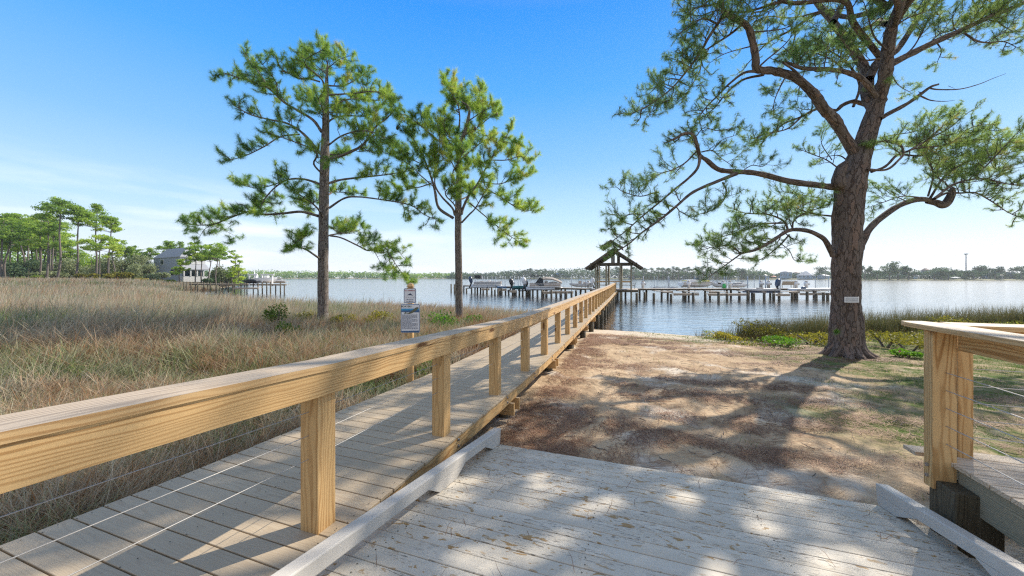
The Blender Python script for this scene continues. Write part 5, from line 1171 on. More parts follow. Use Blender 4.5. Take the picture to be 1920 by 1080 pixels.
for i in range(5):
    q = B_+dv*(i/4.05)+nm_*2.4; mb = MB(); mb.box(q+Z*3.1, Z*2.1, dv.normalized()*.3, nm_*.3); mb.build('porch_column', M['pale_wall'], t)
mb = MB(); mb.box(B_+nm_*.05+Z*3.2+dv*.1, dv*.8, nm_*.06, Z*1.8); mb.build('porch_door', M['glass'], t)
mb = MB(); mb.box(B_+nm_*.02+Z*6.95, dv*.98, nm_*.05, Z*1.9); mb.build('upper_wall', M['pale_wall'], t)
def fhouse(px0, px1, ytop, ye, yb, D, wall, roof, label, split=.65):
    xm = px0+(px1-px0)*split; z = lambda y: ZC-(y-520)*D/F0
    A, B, C = P(px0, 520, D+6), P(xm, 520, D), P(px1, 520, D+8)
    t, win, _ = house('shore_house', label, A, B, C, max(.2, z(yb)), z(ye), z(ytop), wall, roof, over=.9, group='houses on the far shore')
    zz0, zz1 = z(yb), z(ye)
    for f in (.15, .42, .70): win(0, f, f+.14, zz0+(zz1-zz0)*.35, zz0+(zz1-zz0)*.8)
    win(1, .3, .6, zz0+(zz1-zz0)*.35, zz0+(zz1-zz0)*.8)
fhouse(1036, 1062, 511, 515.5, 520.4, 640, M['pale_wall'], M['blue_roof'], 'far house with a bright blue roof left of the pavilion')
fhouse(868, 874, 515, 517, 520.4, 660, M['pale_wall'], M['pale_roof'], 'tiny white house on the far shore just right of the second marsh pine')
fhouse(1178, 1194, 516, 518, 521.5, 500, M['siding'], M['brown_roof'], 'low dark house seen across the water through the pavilion')
fhouse(1244, 1258, 518, 519.3, 521.6, 500, M['pale_wall'], M['blue_roof'], 'small blue roofed boathouse below the row of far pines')
fhouse(1427, 1442, 514.5, 517.5, 521.8, 470, M['blue_wall'], M['pale_roof'], 'low pale boathouse left of the coral umbrella')
fhouse(1463, 1485, 507.5, 510.5, 522, 465, M['blue_wall'], M['slate'], 'two-storey blue house behind the coral umbrella')
fhouse(1486, 1500, 509.5, 512, 521, 485, M['siding'], M['brown_roof'], 'house with a brown roof behind the big pale roof')
fhouse(1494, 1528, 508.5, 516.5, 522.6, 450, M['blue_wall'], M['pale_roof'], 'house with one large pale hipped roof left of the great pine trunk', .8)
fhouse(1532, 1556, 514, 517.5, 522.6, 450, M['blue_wall'], M['pale_roof'], 'low house touching the great pine trunk on its left')
fhouse(1727, 1744, 502.5, 507, 514.5, 345, M['pale_wall'], M['brown_roof'], 'white gabled house half buried in trees on the right shore')
fhouse(1789, 1813, 505.5, 509, 514, 350, M['blue_wall'], M['pale_roof'], 'house with a wide pale roof left below the tall mast')
fhouse(1841, 1858, 513, 516, 522.5, 335, M['pale_wall'], M['pale_roof'], 'pale low house right of the tall mast')
fhouse(1870, 1884, 514.5, 516.5, 523, 335, M['pale_wall'], M['tan'], 'beige boathouse between two pale houses on the right shore')
fhouse(1883, 1904, 507.5, 510.5, 523, 340, M['siding'], M['pale_roof'], 'grey house with a pale roof nearest the right edge')
fhouse(1713, 1724, 515.5, 518, 522.5, 325, M['pale_wall'], M['pale_roof'], 'small white open boathouse on the right shoreline')
fhouse(1783, 1801, 519, 521, 524.5, 325, M['pale_wall'], M['white_paint'], 'white covered boat slip on the right shoreline')
q = P(1450.5, 520, 455); t = thing('umbrella', (q.x, 455, .6), 'coral parasol on the far shore', 'umbrella')
mb = MB(); mb.tube([(q.x, 455, .6), (q.x, 455, 3.6)], .1, 6); mb.build('pole', M['white_paint'], t)
mb = MB(); mb.tube([(q.x, 455, 3.4), (q.x, 455, 5.2)], [3.3, .1], 10); mb.build('canopy', M['coral'], t)
q = P(1811.3, 520, 365); t = thing('light_mast', (q.x, 365, 3), 'tall slim mast with a lamp crown above the trees on the right shore', 'mast')
mb = MB(); mb.tube([(q.x, 365, 1), (q.x, 365, 27.0)], [.55, .35], 8); mb.build('mast', M['grey'], t)
mb = MB(); mb.tube([(q.x, 365, 26.0), (q.x, 365, 26.5), (q.x, 365, 27.3)], [.3, 1.5, 1.5], 8); mb.build('lamp_head', M['galv'], t)
# pink survey flag beside the great pine
q = P(1686.5, 664, 10.3); t = thing('marker_flag', (q.x, q.y, q.z-.1), 'small bright pink marker flag on a wire right of the great pine', 'marker flag')
mb = MB(); mb.tube([q-Vector((0, 0, .22)), q+Vector((0, 0, .12))], .003, 5); mb.build('wire', M['galv'], t)
mb = MB(); mb.prism([q+Vector((.0, 0, .13)), q+Vector((.05, -.02, .02)), q+Vector((.045, -.02, -.05)), q+Vector((-.02, 0, -.01)), q+Vector((-.045, 0, -.06)), q+Vector((-.02, 0, .04))], (0, .004, 0)); mb.build('flag', M['pink'], t)
# ------------------------------------------------------------------ leaf clumps and distant trees
def clump(r, c, rad, n, size, t0, tj=.12, shell=.5):
    """n leaf faces in a flattened ball c, rad=(x,y,z)"""
    d = r.normal(0, 1, (n, 3)); d /= np.linalg.norm(d, axis=1)[:, None]; rr = (shell+(1-shell)*r.random((n, 1)))*r.uniform(.75, 1.12, (n, 1))
    c = np.asarray(c)+d*rr*np.asarray(rad); a = r.normal(0, 1, (n, 3)); a /= np.linalg.norm(a, axis=1)[:, None]; b = np.cross(a, r.normal(0, 1, (n, 3))); b /= np.linalg.norm(b, axis=1)[:, None]
    s = size*r.uniform(.6, 1.3, (n, 1))
    V = np.stack([c-a*s*.6-b*s*.35, c+a*s*.6-b*s*.2, c+b*s*.6], 1).reshape(-1, 3)
    return V, np.repeat(np.clip(t0+r.normal(0, tj, n), 0, 1), 3)
def cloud(name, parts, mat, parent=None):
    V = np.concatenate([p[0] for p in parts]); t = np.concatenate([p[1] for p in parts])
    return link(name, npmesh(name, V, np.arange(len(V)).reshape(-1, 3), {'tint': t}), parent, mat)
M['far_pine'] = leafmat('distant_pine_foliage', [(0, (.06, .12, .045)), (.4, (.15, .25, .06)), (.75, (.30, .43, .08)), (1, (.46, .54, .11))], .4, .7)
M['oak_leaf'] = leafmat('grey_green_oak_leaves', [(0, (.08, .11, .05)), (.5, (.25, .29, .15)), (1, (.45, .48, .29))], .3, .7)
M['far_leaf'] = leafmat('far_shore_foliage', [(0, (.035, .07, .045)), (.5, (.08, .135, .07)), (1, (.17, .23, .10))], .25, .8)
M['shrub_leaf'] = leafmat('marsh_shrub_leaves', [(0, (.04, .07, .015)), (.5, (.11, .17, .03)), (1, (.25, .32, .05))], .35, .5)
M['gold_leaf'] = leafmat('yellow_green_shrub_leaves', [(0, (.10, .10, .02)), (.5, (.22, .21, .04)), (1, (.42, .36, .06))], .3, .6)
def far_pine(px, yb, yt, D, label, seed, lean=0, cw=3.2, bright=.55, top=.45, tr=.22, group='tall pines of the left-hand wood', name='pine_tree'):
    r = np.random.default_rng(seed); b0 = np.array(P(px-lean, yb, D)); b0[2] = float(gz(b0[0], b0[1]))-.2 if D < 200 else .3; tp = np.array(P(px, yt, D)); H = tp[2]-b0[2]
    t = thing(name, tuple(b0), label, 'pine tree', group)
    ctr = [b0, b0*.72+tp*.28+r.normal(0, .22, 3)*(1, 1, 0), b0*.4+tp*.6+r.normal(0, .25, 3)*(1, 1, 0), tp-(0, 0, .5)]
    bk = Bark(); c = catmull(ctr, 4); bk.tube(c, np.interp(np.linspace(0, 1, len(c)), [0, .7, 1], [tr*1.25, tr*.7, .05]), 8, .04)
    parts = []; k = int(13+H*.75)
    for i in range(k):
        f = 1-top*(r.random()**.8); ctr_ = b0+(tp-b0)*f; i_ = min(int(f*(len(c)-1)), len(c)-1); ctr_ = c[i_].copy(); ctr_[2] = b0[2]+H*f
        a = r.uniform(0, 2*np.pi); rd = cw*r.uniform(.15, 1)*(1.0 if f < .93 else .45)*(.75+.5*(1-f)/top if top else 1)
        pc = ctr_+np.array((np.cos(a)*rd, np.sin(a)*rd, r.uniform(-.1, .5)))
        sz = r.uniform(.75, 1.35)*cw/3.2
        bk.tube(np.array([ctr_-(0, 0, .5), (ctr_+pc)/2-(0, 0, .15), pc-(0, 0, .1)]), [.07, .05, .03], 5)
        tb = bright+.08+r.uniform(-.2, .2)
        parts.append(clump(r, pc, (1.25*sz, 1.25*sz, .55*sz), int(120*sz), .27, tb, .1, .1))
        parts.append(clump(r, pc+np.array((r.uniform(-.8, .8), r.uniform(-.8, .8), .25)), (.7*sz, .7*sz, .3*sz), 40, .28, tb+.1, .1, .1))
    bk.build('trunk', M['bark'], t); cloud('crown', parts, M['far_pine'], t); return t
FP = [  # px, ybase, ytop, D, lean, crown, bright, top fraction, words
 (8,532,402,92,-6,3.6,.5,.42,'dark pine at the left edge of the wood'), (24,532,412,96,-14,3.2,.45,.4,'leaning pine second from the left edge'), (40,530,404,104,3,3.4,.55,.45,'pine behind the leaning one at the left edge'),
 (52,528,406,108,2,3.4,.5,.45,'slim pine in the thick of the left wood'), (66,528,402,110,2,3.2,.6,.45,'pine left of the twin pale trunks'), (78,530,400,98,-5,3.4,.5,.5,'first of the two close pale trunks'),
 (90,530,404,96,-3,3.4,.55,.48,'second of the two close pale trunks'), (100,529,412,105,1,3.2,.6,.5,'pine just left of the tallest pine'), (116,532,374,90,-10,4.2,.45,.24,'tallest pine with a flat spreading crown, standing clear'),
 (150,530,388,93,-10,3.4,.5,.22,'tall dark-trunked pine right of the tallest'), (183,528,386,100,-3,3.3,.6,.3,'tall pine with a domed crown, right of the dark-trunked one'), (210,526,410,102,-7,2.6,.65,.2,'slender pine leaning with a small yellow-green crown'),
 (190,530,440,92,-4,3.4,.72,.34,'short bright pine in front of the domed one'), (212,526,450,98,0,2.4,.75,.4,'short yellow-green pine beside the slender one'),
 (232,525,452,118,0,2.6,.5,.4,'pine at the right end of the left wood'), (252,524,462,122,0,2.4,.45,.4,'small pine left of the grey oaks'), (263,524,466,125,0,2.6,.45,.4,'small dark pine left of the house'), (280,524,466,128,0,2.4,.45,.35,'thin pine just left of the house'),
 (316,522,453,128,0,3.4,.45,.3,'pine rising behind the house roof, left'), (336,522,455,128,0,2.6,.45,.3,'pine rising behind the house roof, right'),
 (366,528,458,100,0,2.8,.55,.4,'pine in front of the house porch'), (378,526,460,101,0,2.6,.5,.38,'pine at the right corner of the house'), (396,527,462,99,-2,2.0,.5,.35,'first thin pine right of the house'),
 (406,527,460,96,0,3.2,.55,.35,'full-crowned pine right of the house'), (412,526,466,104,0,2.0,.5,.3,'thin pine behind the full-crowned one right of the house'),
 (443,524,478,96,-2,1.6,.7,.75,'small bushy bright pine at the tip of the point'), (448,524,490,95,0,2.1,.85,.85,'low yellow-green pine at the very tip of the point'), (341,523,486,95,0,1.9,.72,.55,'small round pine before the house corner'),
]
for k, (px, yt, D) in enumerate(((-34, 408, 112), (-14, 404, 104), (2, 412, 116), (16, 406, 112), (32, 416, 118), (46, 410, 120), (60, 414, 122), (72, 412, 118), (84, 418, 124), (96, 410, 116), (108, 424, 122), (122, 440, 126), (136, 452, 128))):
    FP.append((px, 530, yt, D, 0, 4.6, .5+.08*(k % 3), .5, f'pine deep in the left wood, {ORD[k]} from the left in the back row'))
for k, (px, yb, yt, D, ln_, cw, br, tf, lb) in enumerate(FP): far_pine(px, yb, yt, D, lb, 100+k, -ln_*-1 if False else -ln_, cw, br, tf, .21 if yt < 430 else .14)
# shrubs below them
def shrub(px, yc, D, w_, h, label, mat, seed, n=900, size=.3, name='shrub', bright=.5, group='bushes at the edge of the left wood', stem=True):
    r = np.random.default_rng(seed); c = np.array(P(px, yc, D)); g = float(gz(c[0], c[1])); t = thing(name, (c[0], c[1], g), label, 'bush', group)
    parts = []; m_ = 7
    for i in range(m_):
        a = r.uniform(0, 6.28); q = np.array((c[0]+w_*.33*np.cos(a)*r.random(), c[1]+w_*.3*np.sin(a), g+h*r.uniform(.3, .72)))
        parts.append(clump(r, q, (w_*.26, w_*.25, h*.28), n//m_, size, bright+r.uniform(-.15, .15), .15, .35))
    bk = Bark()
    for i in range(4):
        a = r.uniform(0, 6.28); bk.tube(np.array([(c[0], c[1], g-.1), (c[0]+np.cos(a)*w_*.12, c[1]+np.sin(a)*w_*.1, g+h*.35), (c[0]+np.cos(a)*w_*.25, c[1]+np.sin(a)*w_*.2, g+h*.65)]), [.02*w_, .014*w_, .006*w_], 5)
    bk.build('stems', M['bark'], t); cloud('foliage', parts, mat, t)
SB = [(150,505,108,9,5.5,'oak_leaf','broad grey-green oak thicket below the tall dark-trunked pine',.5), (185,508,106,8,5,'oak_leaf','grey-green oak between the short bright pine and slender pine',.55), (224,506,108,9,5.8,'oak_leaf','grey-green oak thicket under the pines left of the house',.5),
 (250,503,112,9,6.5,'oak_leaf','tall grey oak in the gap left of the house',.45), (268,514,100,7,3.9,'oak_leaf','rounded grey oak close to the house',.5), (296,516,98,6,3.2,'oak_leaf','grey oak screening the foot of the house wall',.45), (128,505,112,8,6,'oak_leaf','oak behind the tallest pine trunk',.4),
 (222,522,90,5.5,2.6,'gold_leaf','low olive-yellow bush in front of the grey oaks',.25), (164,524,90,4.5,2.2,'gold_leaf','low olive bush by the dark-trunked pine',.2), (56,526,90,4.5,1.7,'shrub_leaf','low green bush by the left edge trunks',.6), (262,527,92,4,1.2,'gold_leaf','low yellow bush left of the house garden',.7),
 (288,528,92,5,1.1,'gold_leaf','low yellow-green bush below the house',.65), (310,528,92,4.5,1.1,'shrub_leaf','low green bush in front of the house',.7), (424,510,104,7,5,'oak_leaf','oak thicket behind the private dock',.35), (410,514,108,6,4,'far_leaf','dark bush right of the house',.6),
 (395,518,100,4,2.4,'far_leaf','small dark bush beside the thin pines',.6), (20,520,100,7,4,'far_leaf','dark undergrowth at the left edge',.6), (90,522,100,7,3,'oak_leaf','pale undergrowth behind the two close trunks',.45), (55,515,106,7,5,'far_leaf','dark undergrowth deep in the left wood',.7), (176,500,112,8,7,'far_pine','bright young pine thicket behind the short pine',.6)]
for k, (px, yc, D, w_, h, mt, lb, br) in enumerate(SB): shrub(px, yc, D, w_, h*(1.45 if h > 3.5 else 1.0), lb, M[mt], 300+k, 2200, .36, bright=br)
# woodland masses
def wood_mass(name, label, px0, px1, D0, D1, hfun, step, mat, sz, n, seed, bright=.45):
    r = np.random.default_rng(seed); parts = []; px = px0
    while px < px1:
        for row in range(3):
            D = D0+(D1-D0)*((px-px0)/(px1-px0))+row*step*1.3+r.uniform(-3, 3); x = (px+r.uniform(-1, 1)-960)*D/F0
            h = hfun(px)*r.uniform(.72, 1.08)*(1+.04*row); w2 = step*r.uniform(.7, 1.1); b_ = bright+r.uniform(-.2, .2)
            parts.append(clump(r, (x, D, h*.62), (w2, w2, h*.38), n, sz, b_, .14, .45))
            parts.append(clump(r, (x+r.uniform(-1, 1)*w2, D-1, h*.25), (w2, w2, h*.25), n//2, sz, b_-.2, .12, .4))
        px += step*F0/D0*.85
    return tag(cloud(name, parts, mat), label, 'woodland', kind='stuff')
wood_mass('woodland', 'dense pine and oak wood behind the tall pines on the left', -120, 330, 128, 132, lambda p: 15 if p < 120 else 12.5-.02*(p-120), 4.5, M['far_pine'], .6, 220, 1, .5)
wood_mass('woodland', 'low scrub on the point right of the house', 380, 470, 128, 150, lambda p: 6.5-.03*(p-380), 3.5, M['far_leaf'], .5, 110, 2, .6)
wood_mass('woodland', 'even dark tree line along the far left shore', 380, 880, 700, 700, lambda p: 19-.010*(p-380)-(2 if p > 700 else 0), 13, M['far_pine'], 2.2, 60, 3, .5)
wood_mass('woodland', 'far tree line across the bay behind the left dock', 850, 1200, 660, 620, lambda p: 13+7*max(0, min(1, (p-900)/150)), 12, M['far_leaf'], 2.2, 70, 4, .55)
wood_mass('woodland', 'tree line across the bay right of the pavilion', 1190, 1440, 500, 470, lambda p: 11 if p < 1330 else 13.5, 9, M['far_leaf'], 1.8, 70, 5, .55)
wood_mass('woodland', 'low trees behind the far houses left of the great pine', 1400, 1610, 490, 470, lambda p: 9.5 if p < 1530 else 12, 8, M['far_leaf'], 1.6, 70, 6, .35)
wood_mass('woodland', 'trees along the right-hand shore', 1590, 2080, 340, 340, lambda p: 9.5+1.6*math.sin(p*.045), 6.5, M['far_leaf'], 1.0, 90, 7, .42)
# single far trees standing above the mass, copies of three
protos = []
for k in range(3):
    t = far_pine(1207+k*14, 522, 503-k, 490, 'flat-topped far pine in the row right of the pavilion', 500+k, 0, 7, .45, .5, .5, 'tall pines on the far shore'); protos.append(t)
for ch in [c for t in protos for c in t.children if c.name.startswith('crown')]: ch.data.materials[0] = M['far_leaf']
r_ = random.Random(5)
for k, t in enumerate(protos): t['label'] = f'flat-topped far pine, {("first", "second", "third")[k]} of the three just right of the pavilion roof'
for k, px in enumerate((1160, 1172, 1188, 1243, 1252, 1262, 1272, 1281, 1290, 1299, 1308, 1318, 1330, 1346)):
    D = 480+r_.uniform(-10, 30); q = P(px, 520, D); lb = f'far pine seen through the pavilion posts, {ORD[k]} from the left' if k < 3 else f'far pine across the bay, {ORD[k-3]} from the left over the white runabout'
    copy_tree(r_.choice(protos), (q.x, D, .3), lb, r_.uniform(0, 6), r_.uniform(.9, 1.15))
for k, (px, s_) in enumerate(((970, .7), (984, .8), (995, .95), (1008, .8), (1022, .9))): D = 640; q = P(px, 520, D); copy_tree(r_.choice(protos), (q.x, D, .3), f'{ORD[k]} far pine from the left standing above the tree line behind the left dock', r_.uniform(0, 6), (1.2*s_, 1.2*s_, 1.28*s_))
def oak(px, D, w_, h, label, seed, bright=.45):
    r = np.random.default_rng(seed); q = P(px, 520, D); t = thing('oak_tree', (q.x, D, .3), label, 'oak tree', 'round-headed trees on the right shore'); parts = []
    for i in range(9):
        a = r.uniform(0, 6.28); pc = (q.x+np.cos(a)*w_*.3*r.random()*1.3, D+np.sin(a)*w_*.3, h*r.uniform(.4, .85)); parts.append(clump(r, pc, (w_*.24, w_*.24, h*.17), 120, .9, bright+r.uniform(-.18, .2), .12, .3))
    bk = Bark(); bk.tube(np.array([(q.x, D, 0), (q.x, D, h*.6)]), [.5, .3], 7); bk.build('trunk', M['bark'], t); cloud('crown', parts, M['far_leaf'], t)
for k, (px, D, w_, h, lb) in enumerate(((1622, 330, 10, 15, 'far tree just right of the great pine trunk'), (1645, 322, 18, 10, 'low rounded grey tree right of the great pine'), (1668, 322, 20, 18, 'tallest wide-crowned tree on the right shore'), (1684, 322, 14, 15.5, 'tree on the right shoulder of the tallest one'), (1704, 322, 14, 13, 'dark tree left of the white gabled house'),
   (1765, 330, 22, 14, 'broad tree right of the white gabled house'), (1752, 320, 16, 9.5, 'low grey oak below the white gabled house'), (1778, 320, 18, 10, 'low grey oak below the pale roof'), (1826, 322, 16, 9.5, 'low grey oak right of the mast'), (1843, 345, 14, 15, 'tall dark tree right of the mast'), (1866, 330, 13, 13.5, 'dark tree between the pale houses'), (1915, 330, 18, 14, 'dark tree at the right edge'), (1548, 450, 26, 18, 'broad dark tree left of the great pine trunk'), (1390, 470, 16, 17, 'dark rounded tree across the bay above the green barrel'), (1365, 470, 16, 15, 'rounded tree across the bay above the jet skis'), (1060, 600, 22, 15, 'dark tree beside the blue-roofed house'))): oak(px, D, w_, h, lb, 700+k, .3 if 'dark' in lb else .5)
# low land under the far woods
def shore(name, pts, mat, h):
    """pts px,D of the water's edge; land rises behind it"""
    mb = MB(); f = [P(px, 520, D) for px, D in pts]; k = len(pts)
    for q in f: mb.V.append((q.x, q.y, -.4)); mb.G.append(tuple(q))
    for q in f: mb.V.append((q.x*1.004, q.y*1.004, .35)); mb.G.append(tuple(q))
    for q in f: mb.V.append((q.x*1.03, q.y*1.03, h)); mb.G.append(tuple(q))
    for q in f: mb.V.append((q.x*2.4, q.y*2.4, h)); mb.G.append(tuple(q))
    for r_w in range(3):
        for i in range(k-1): a = r_w*k+i; mb.F.append((a, a+1, a+k+1, a+k))
    tag(mb.build(name, mat), kind='structure')
M['beach'] = plain('pale_far_sand', (.45, .38, .28), .9); M['far_grass'] = plain('far_shore_grass', (.14, .15, .06), .9)
shore('far_shore', [(-500, 900), (300, 760), (380, 690), (520, 690), (640, 690), (760, 690), (870, 690)], M['beach'], 1.0)
shore('far_shore', [(850, 655), (950, 650), (1050, 620), (1200, 600)], M['far_grass'], 1.2)
shore('far_shore', [(1120, 560), (1190, 492), (1300, 488), (1400, 468), (1500, 455), (1560, 440), (1610, 430)], M['far_grass'], 1.2)
shore('far_shore', [(1580, 380), (1600, 320), (1700, 315), (1800, 315), (1900, 318), (2300, 320)], M['far_grass'], 1.2)

# ------------------------------------------------------------------ marsh grass
def blades(r, x, y, h, wd, lean, lj, seg=True):
    """x,y,h,wd arrays; lean (dx,dy) per unit height"""
    n = len(x); z = gz(x, y)-.03; a = r.uniform(0, np.pi, n); dx, dy = np.cos(a)*wd/2, np.sin(a)*wd/2
    lx = lean[0]+r.normal(0, lj, n); ly = lean[1]+r.normal(0, lj, n)
    B0 = np.stack([x-dx, y-dy, z], 1); B1 = np.stack([x+dx, y+dy, z], 1)
    sp = np.sqrt(1+lx**2+ly**2)
    if not seg:
        T = np.stack([x+lx*h/sp, y+ly*h/sp, z+h/sp], 1); V = np.stack([B0, B1, T], 1).reshape(-1, 3); F = np.arange(3*n).reshape(-1, 3); hh = np.tile((0, 0, 1.), n)
        return V, F, hh, 3
    m = .5; mx_, my_, mz = x+lx*h*m*.45/sp, y+ly*h*m*.45/sp, z+h*m*1.05/np.sqrt(1+(.45*lx)**2+(.45*ly)**2)*.98
    M0 = np.stack([mx_-dx*.75, my_-dy*.75, mz], 1); M1 = np.stack([mx_+dx*.75, my_+dy*.75, mz], 1); T = np.stack([x+lx*h/sp, y+ly*h/sp, z+h/sp], 1)
    V = np.stack([B0, B1, M1, M0, T], 1).reshape(-1, 3); b = np.arange(n)[:, None]*5
    F = np.concatenate([b+[0, 1, 2], b+[0, 2, 3], b+[3, 2, 4]], 0).astype(int); hh = np.tile((0, 0, .5, .5, 1.), n)
    return V, F, hh, 5
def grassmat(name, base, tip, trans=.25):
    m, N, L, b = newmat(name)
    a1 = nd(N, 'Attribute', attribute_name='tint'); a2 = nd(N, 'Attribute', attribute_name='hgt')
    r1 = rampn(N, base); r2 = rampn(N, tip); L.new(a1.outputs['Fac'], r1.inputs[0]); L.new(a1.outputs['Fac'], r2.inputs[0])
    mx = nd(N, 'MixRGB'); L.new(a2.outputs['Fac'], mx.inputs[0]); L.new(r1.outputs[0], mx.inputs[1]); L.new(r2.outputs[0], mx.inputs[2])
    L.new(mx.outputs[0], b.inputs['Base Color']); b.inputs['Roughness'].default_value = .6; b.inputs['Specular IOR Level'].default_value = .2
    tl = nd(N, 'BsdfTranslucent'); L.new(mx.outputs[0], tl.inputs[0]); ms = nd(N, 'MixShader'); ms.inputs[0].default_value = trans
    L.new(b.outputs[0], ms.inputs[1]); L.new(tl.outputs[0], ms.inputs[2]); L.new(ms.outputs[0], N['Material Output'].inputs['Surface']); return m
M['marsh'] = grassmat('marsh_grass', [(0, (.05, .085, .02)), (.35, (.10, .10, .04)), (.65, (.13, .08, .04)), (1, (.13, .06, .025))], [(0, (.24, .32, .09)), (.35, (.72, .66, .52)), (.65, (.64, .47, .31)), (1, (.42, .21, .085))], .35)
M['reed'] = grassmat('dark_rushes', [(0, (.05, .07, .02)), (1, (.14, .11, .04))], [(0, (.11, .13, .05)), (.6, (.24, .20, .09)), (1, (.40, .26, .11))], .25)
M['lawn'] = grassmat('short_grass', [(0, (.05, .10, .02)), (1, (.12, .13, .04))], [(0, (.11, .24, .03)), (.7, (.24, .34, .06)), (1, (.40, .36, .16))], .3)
def sn(x, y, s, ph=0): return np.sin(x*s+ph+1.7*np.sin(y*s*.8+ph))*np.cos(y*s*1.1+ph*2+1.3*np.sin(x*s*.7))
def build_blades(name, sets, mat, label, cat):
    V, F, H, T = [], [], [], []; o = 0
    for (v, f, h, k), t in sets: V.append(v); F.append(f+o); H.append(h); T.append(np.repeat(t, k)); o += len(v)
    ob = link(name, npmesh(name, np.concatenate(V), np.concatenate(F), {'hgt': np.concatenate(H), 'tint': np.concatenate(T)}), None, mat)
    return tag(ob, label, cat, kind='stuff')
r = np.random.default_rng(9)
def scatter(n, Dmin, Dmax, k0, k1):
    """even over the picture's ground: density falls off with distance"""
    D = Dmin*(Dmax/Dmin)**r.random(n); k = r.uniform(k0, k1, n); return k*D, D
x, y = scatter(520000, 2.2, 92, -1.62, .35)
u = x*CT-y*ST; d = sdist(x, y); keep = (u < -3.45-.25*r.random(len(u))) & (d > -.35) & (y < 90)
x, y, u, d = x[keep], y[keep], u[keep], d[keep]
tall = np.clip((-u-9-2*sn(x, y, .25))/6, 0, 1); shoreb = np.clip(1-np.abs(d-1.2)/3.2, 0, 1); tall = np.maximum(tall, shoreb*.85)*np.clip((y-4.5)/4, 0, 1)
tall *= 1-.55*np.exp(-((x+8.6)**2+(y-14.5)**2)/7)
patch = sn(x, y, .9, 1)+.6*sn(x, y, 2.3, 2)
h = (.30+.16*r.random(len(x))+.16*patch.clip(0, 1))*np.where(y > 8, 1.4, 1.0)*(1-tall)+(1.12+.22*sn(x, y, .22, 3)+.16*r.normal(0, 1, len(x)))*tall; h = np.clip(h, .1, 1.5)*r.uniform(.65, 1.1, len(x))
wd = (.005+.0016*y)*r.uniform(.7, 1.4, len(x))
cl = sn(x, y, 3.1, 4)+.7*sn(x, y, 6.3, 1); h = h*(1+.16*cl)
tt = np.clip(.45+.10*cl+.22*sn(x, y, .35, 5)+.18*sn(x, y, 1.4, 7)+r.normal(0, .17, len(x))+.25*(1-tall)*(y > 7)-.35*(y < 7)*(sn(x, y, .8, 2) > .1), 0, 1)
green = (sn(x, y, .55, 9) > .55) | ((y < 8) & (sn(x, y, .8, 2) > -.2)); tt = np.where(green & (r.random(len(x)) < .6), tt*.25, tt)
nearb = y < 13
nearb2 = nearb & (r.random(len(x)) < .5); far_ = ~nearb
s1 = blades(r, x[nearb2], y[nearb2], h[nearb2]*1.1, wd[nearb2], (.45, .0), .6, True); s2 = blades(r, x[far_], y[far_], h[far_], wd[far_]*1.15, (.45, .0), .28, False)
# matted dead stems lying about close to the boardwalk
xm, ym = scatter(26000, 2.2, 16, -1.6, .2); um = xm*CT-ym*ST; km = (um < -3.5) & (sn(xm, ym, 1.1, 4) > -.35); xm, ym = xm[km], ym[km]
s3 = blades(r, xm, ym, r.uniform(.25, .75, len(xm)), np.full(len(xm), .005)+.0009*ym, (.3, -.2), 2.2, True)
# tussocks: blades that spring from one foot and splay outwards
xc, yc = scatter(9000, 2.3, 26, -1.6, .25); uc = xc*CT-yc*ST; kc = (uc < -3.75) & (sdist(xc, yc) > .3) & (sn(xc, yc, .7, 8)+.5*sn(xc, yc, 1.9, 3) > -.5); xc, yc = xc[kc], yc[kc]; nb = 26; m_ = len(xc)
hc = np.where(yc < 7, r.uniform(.28, .6, m_), r.uniform(.4, .95, m_)); tc_ = np.where(r.random(m_) < .45, r.uniform(0, .25, m_), r.uniform(.3, 1, m_)); tc_ = np.where((yc < 12) & (tc_ > .3), .62+.38*r.random(m_), tc_); rc = r.uniform(.03, .10, m_)
ax_ = r.uniform(0, 6.283, (m_, nb)); rr_ = np.sqrt(r.random((m_, nb))); X_ = (xc[:, None]+np.cos(ax_)*rr_*rc[:, None]).ravel(); Y_ = (yc[:, None]+np.sin(ax_)*rr_*rc[:, None]).ravel()
H_ = (hc[:, None]*r.uniform(.55, 1.15, (m_, nb))).ravel(); sv = blades(r, X_, Y_, H_, .0035+.0011*Y_, (.25, 0), .18, True)
v_, f_, h_, k_ = sv; v_ = v_.reshape(-1, 5, 3); ox = (np.cos(ax_)*rr_).ravel()*H_*.75; oy = (np.sin(ax_)*rr_).ravel()*H_*.75
v_[:, 4, 0] += ox; v_[:, 4, 1] += oy; v_[:, 4, 2] -= H_*.22*rr_.ravel(); v_[:, 2:4, 0] += (ox*.3)[:, None]; v_[:, 2:4, 1] += (oy*.3)[:, None]; sv = (v_.reshape(-1, 3), f_, h_, k_)
tv = np.clip(np.repeat(tc_, nb)+r.normal(0, .08, m_*nb), 0, 1)
build_blades('marsh_grass', [(s1, tt[nearb2]), (sv, tv), (s2, tt[far_]), (s3, np.clip(.72+r.normal(0, .18, len(xm)), 0, 1))], M['marsh'], 'tall straw-coloured marsh grass filling the wetland left of the boardwalk', 'marsh grass')
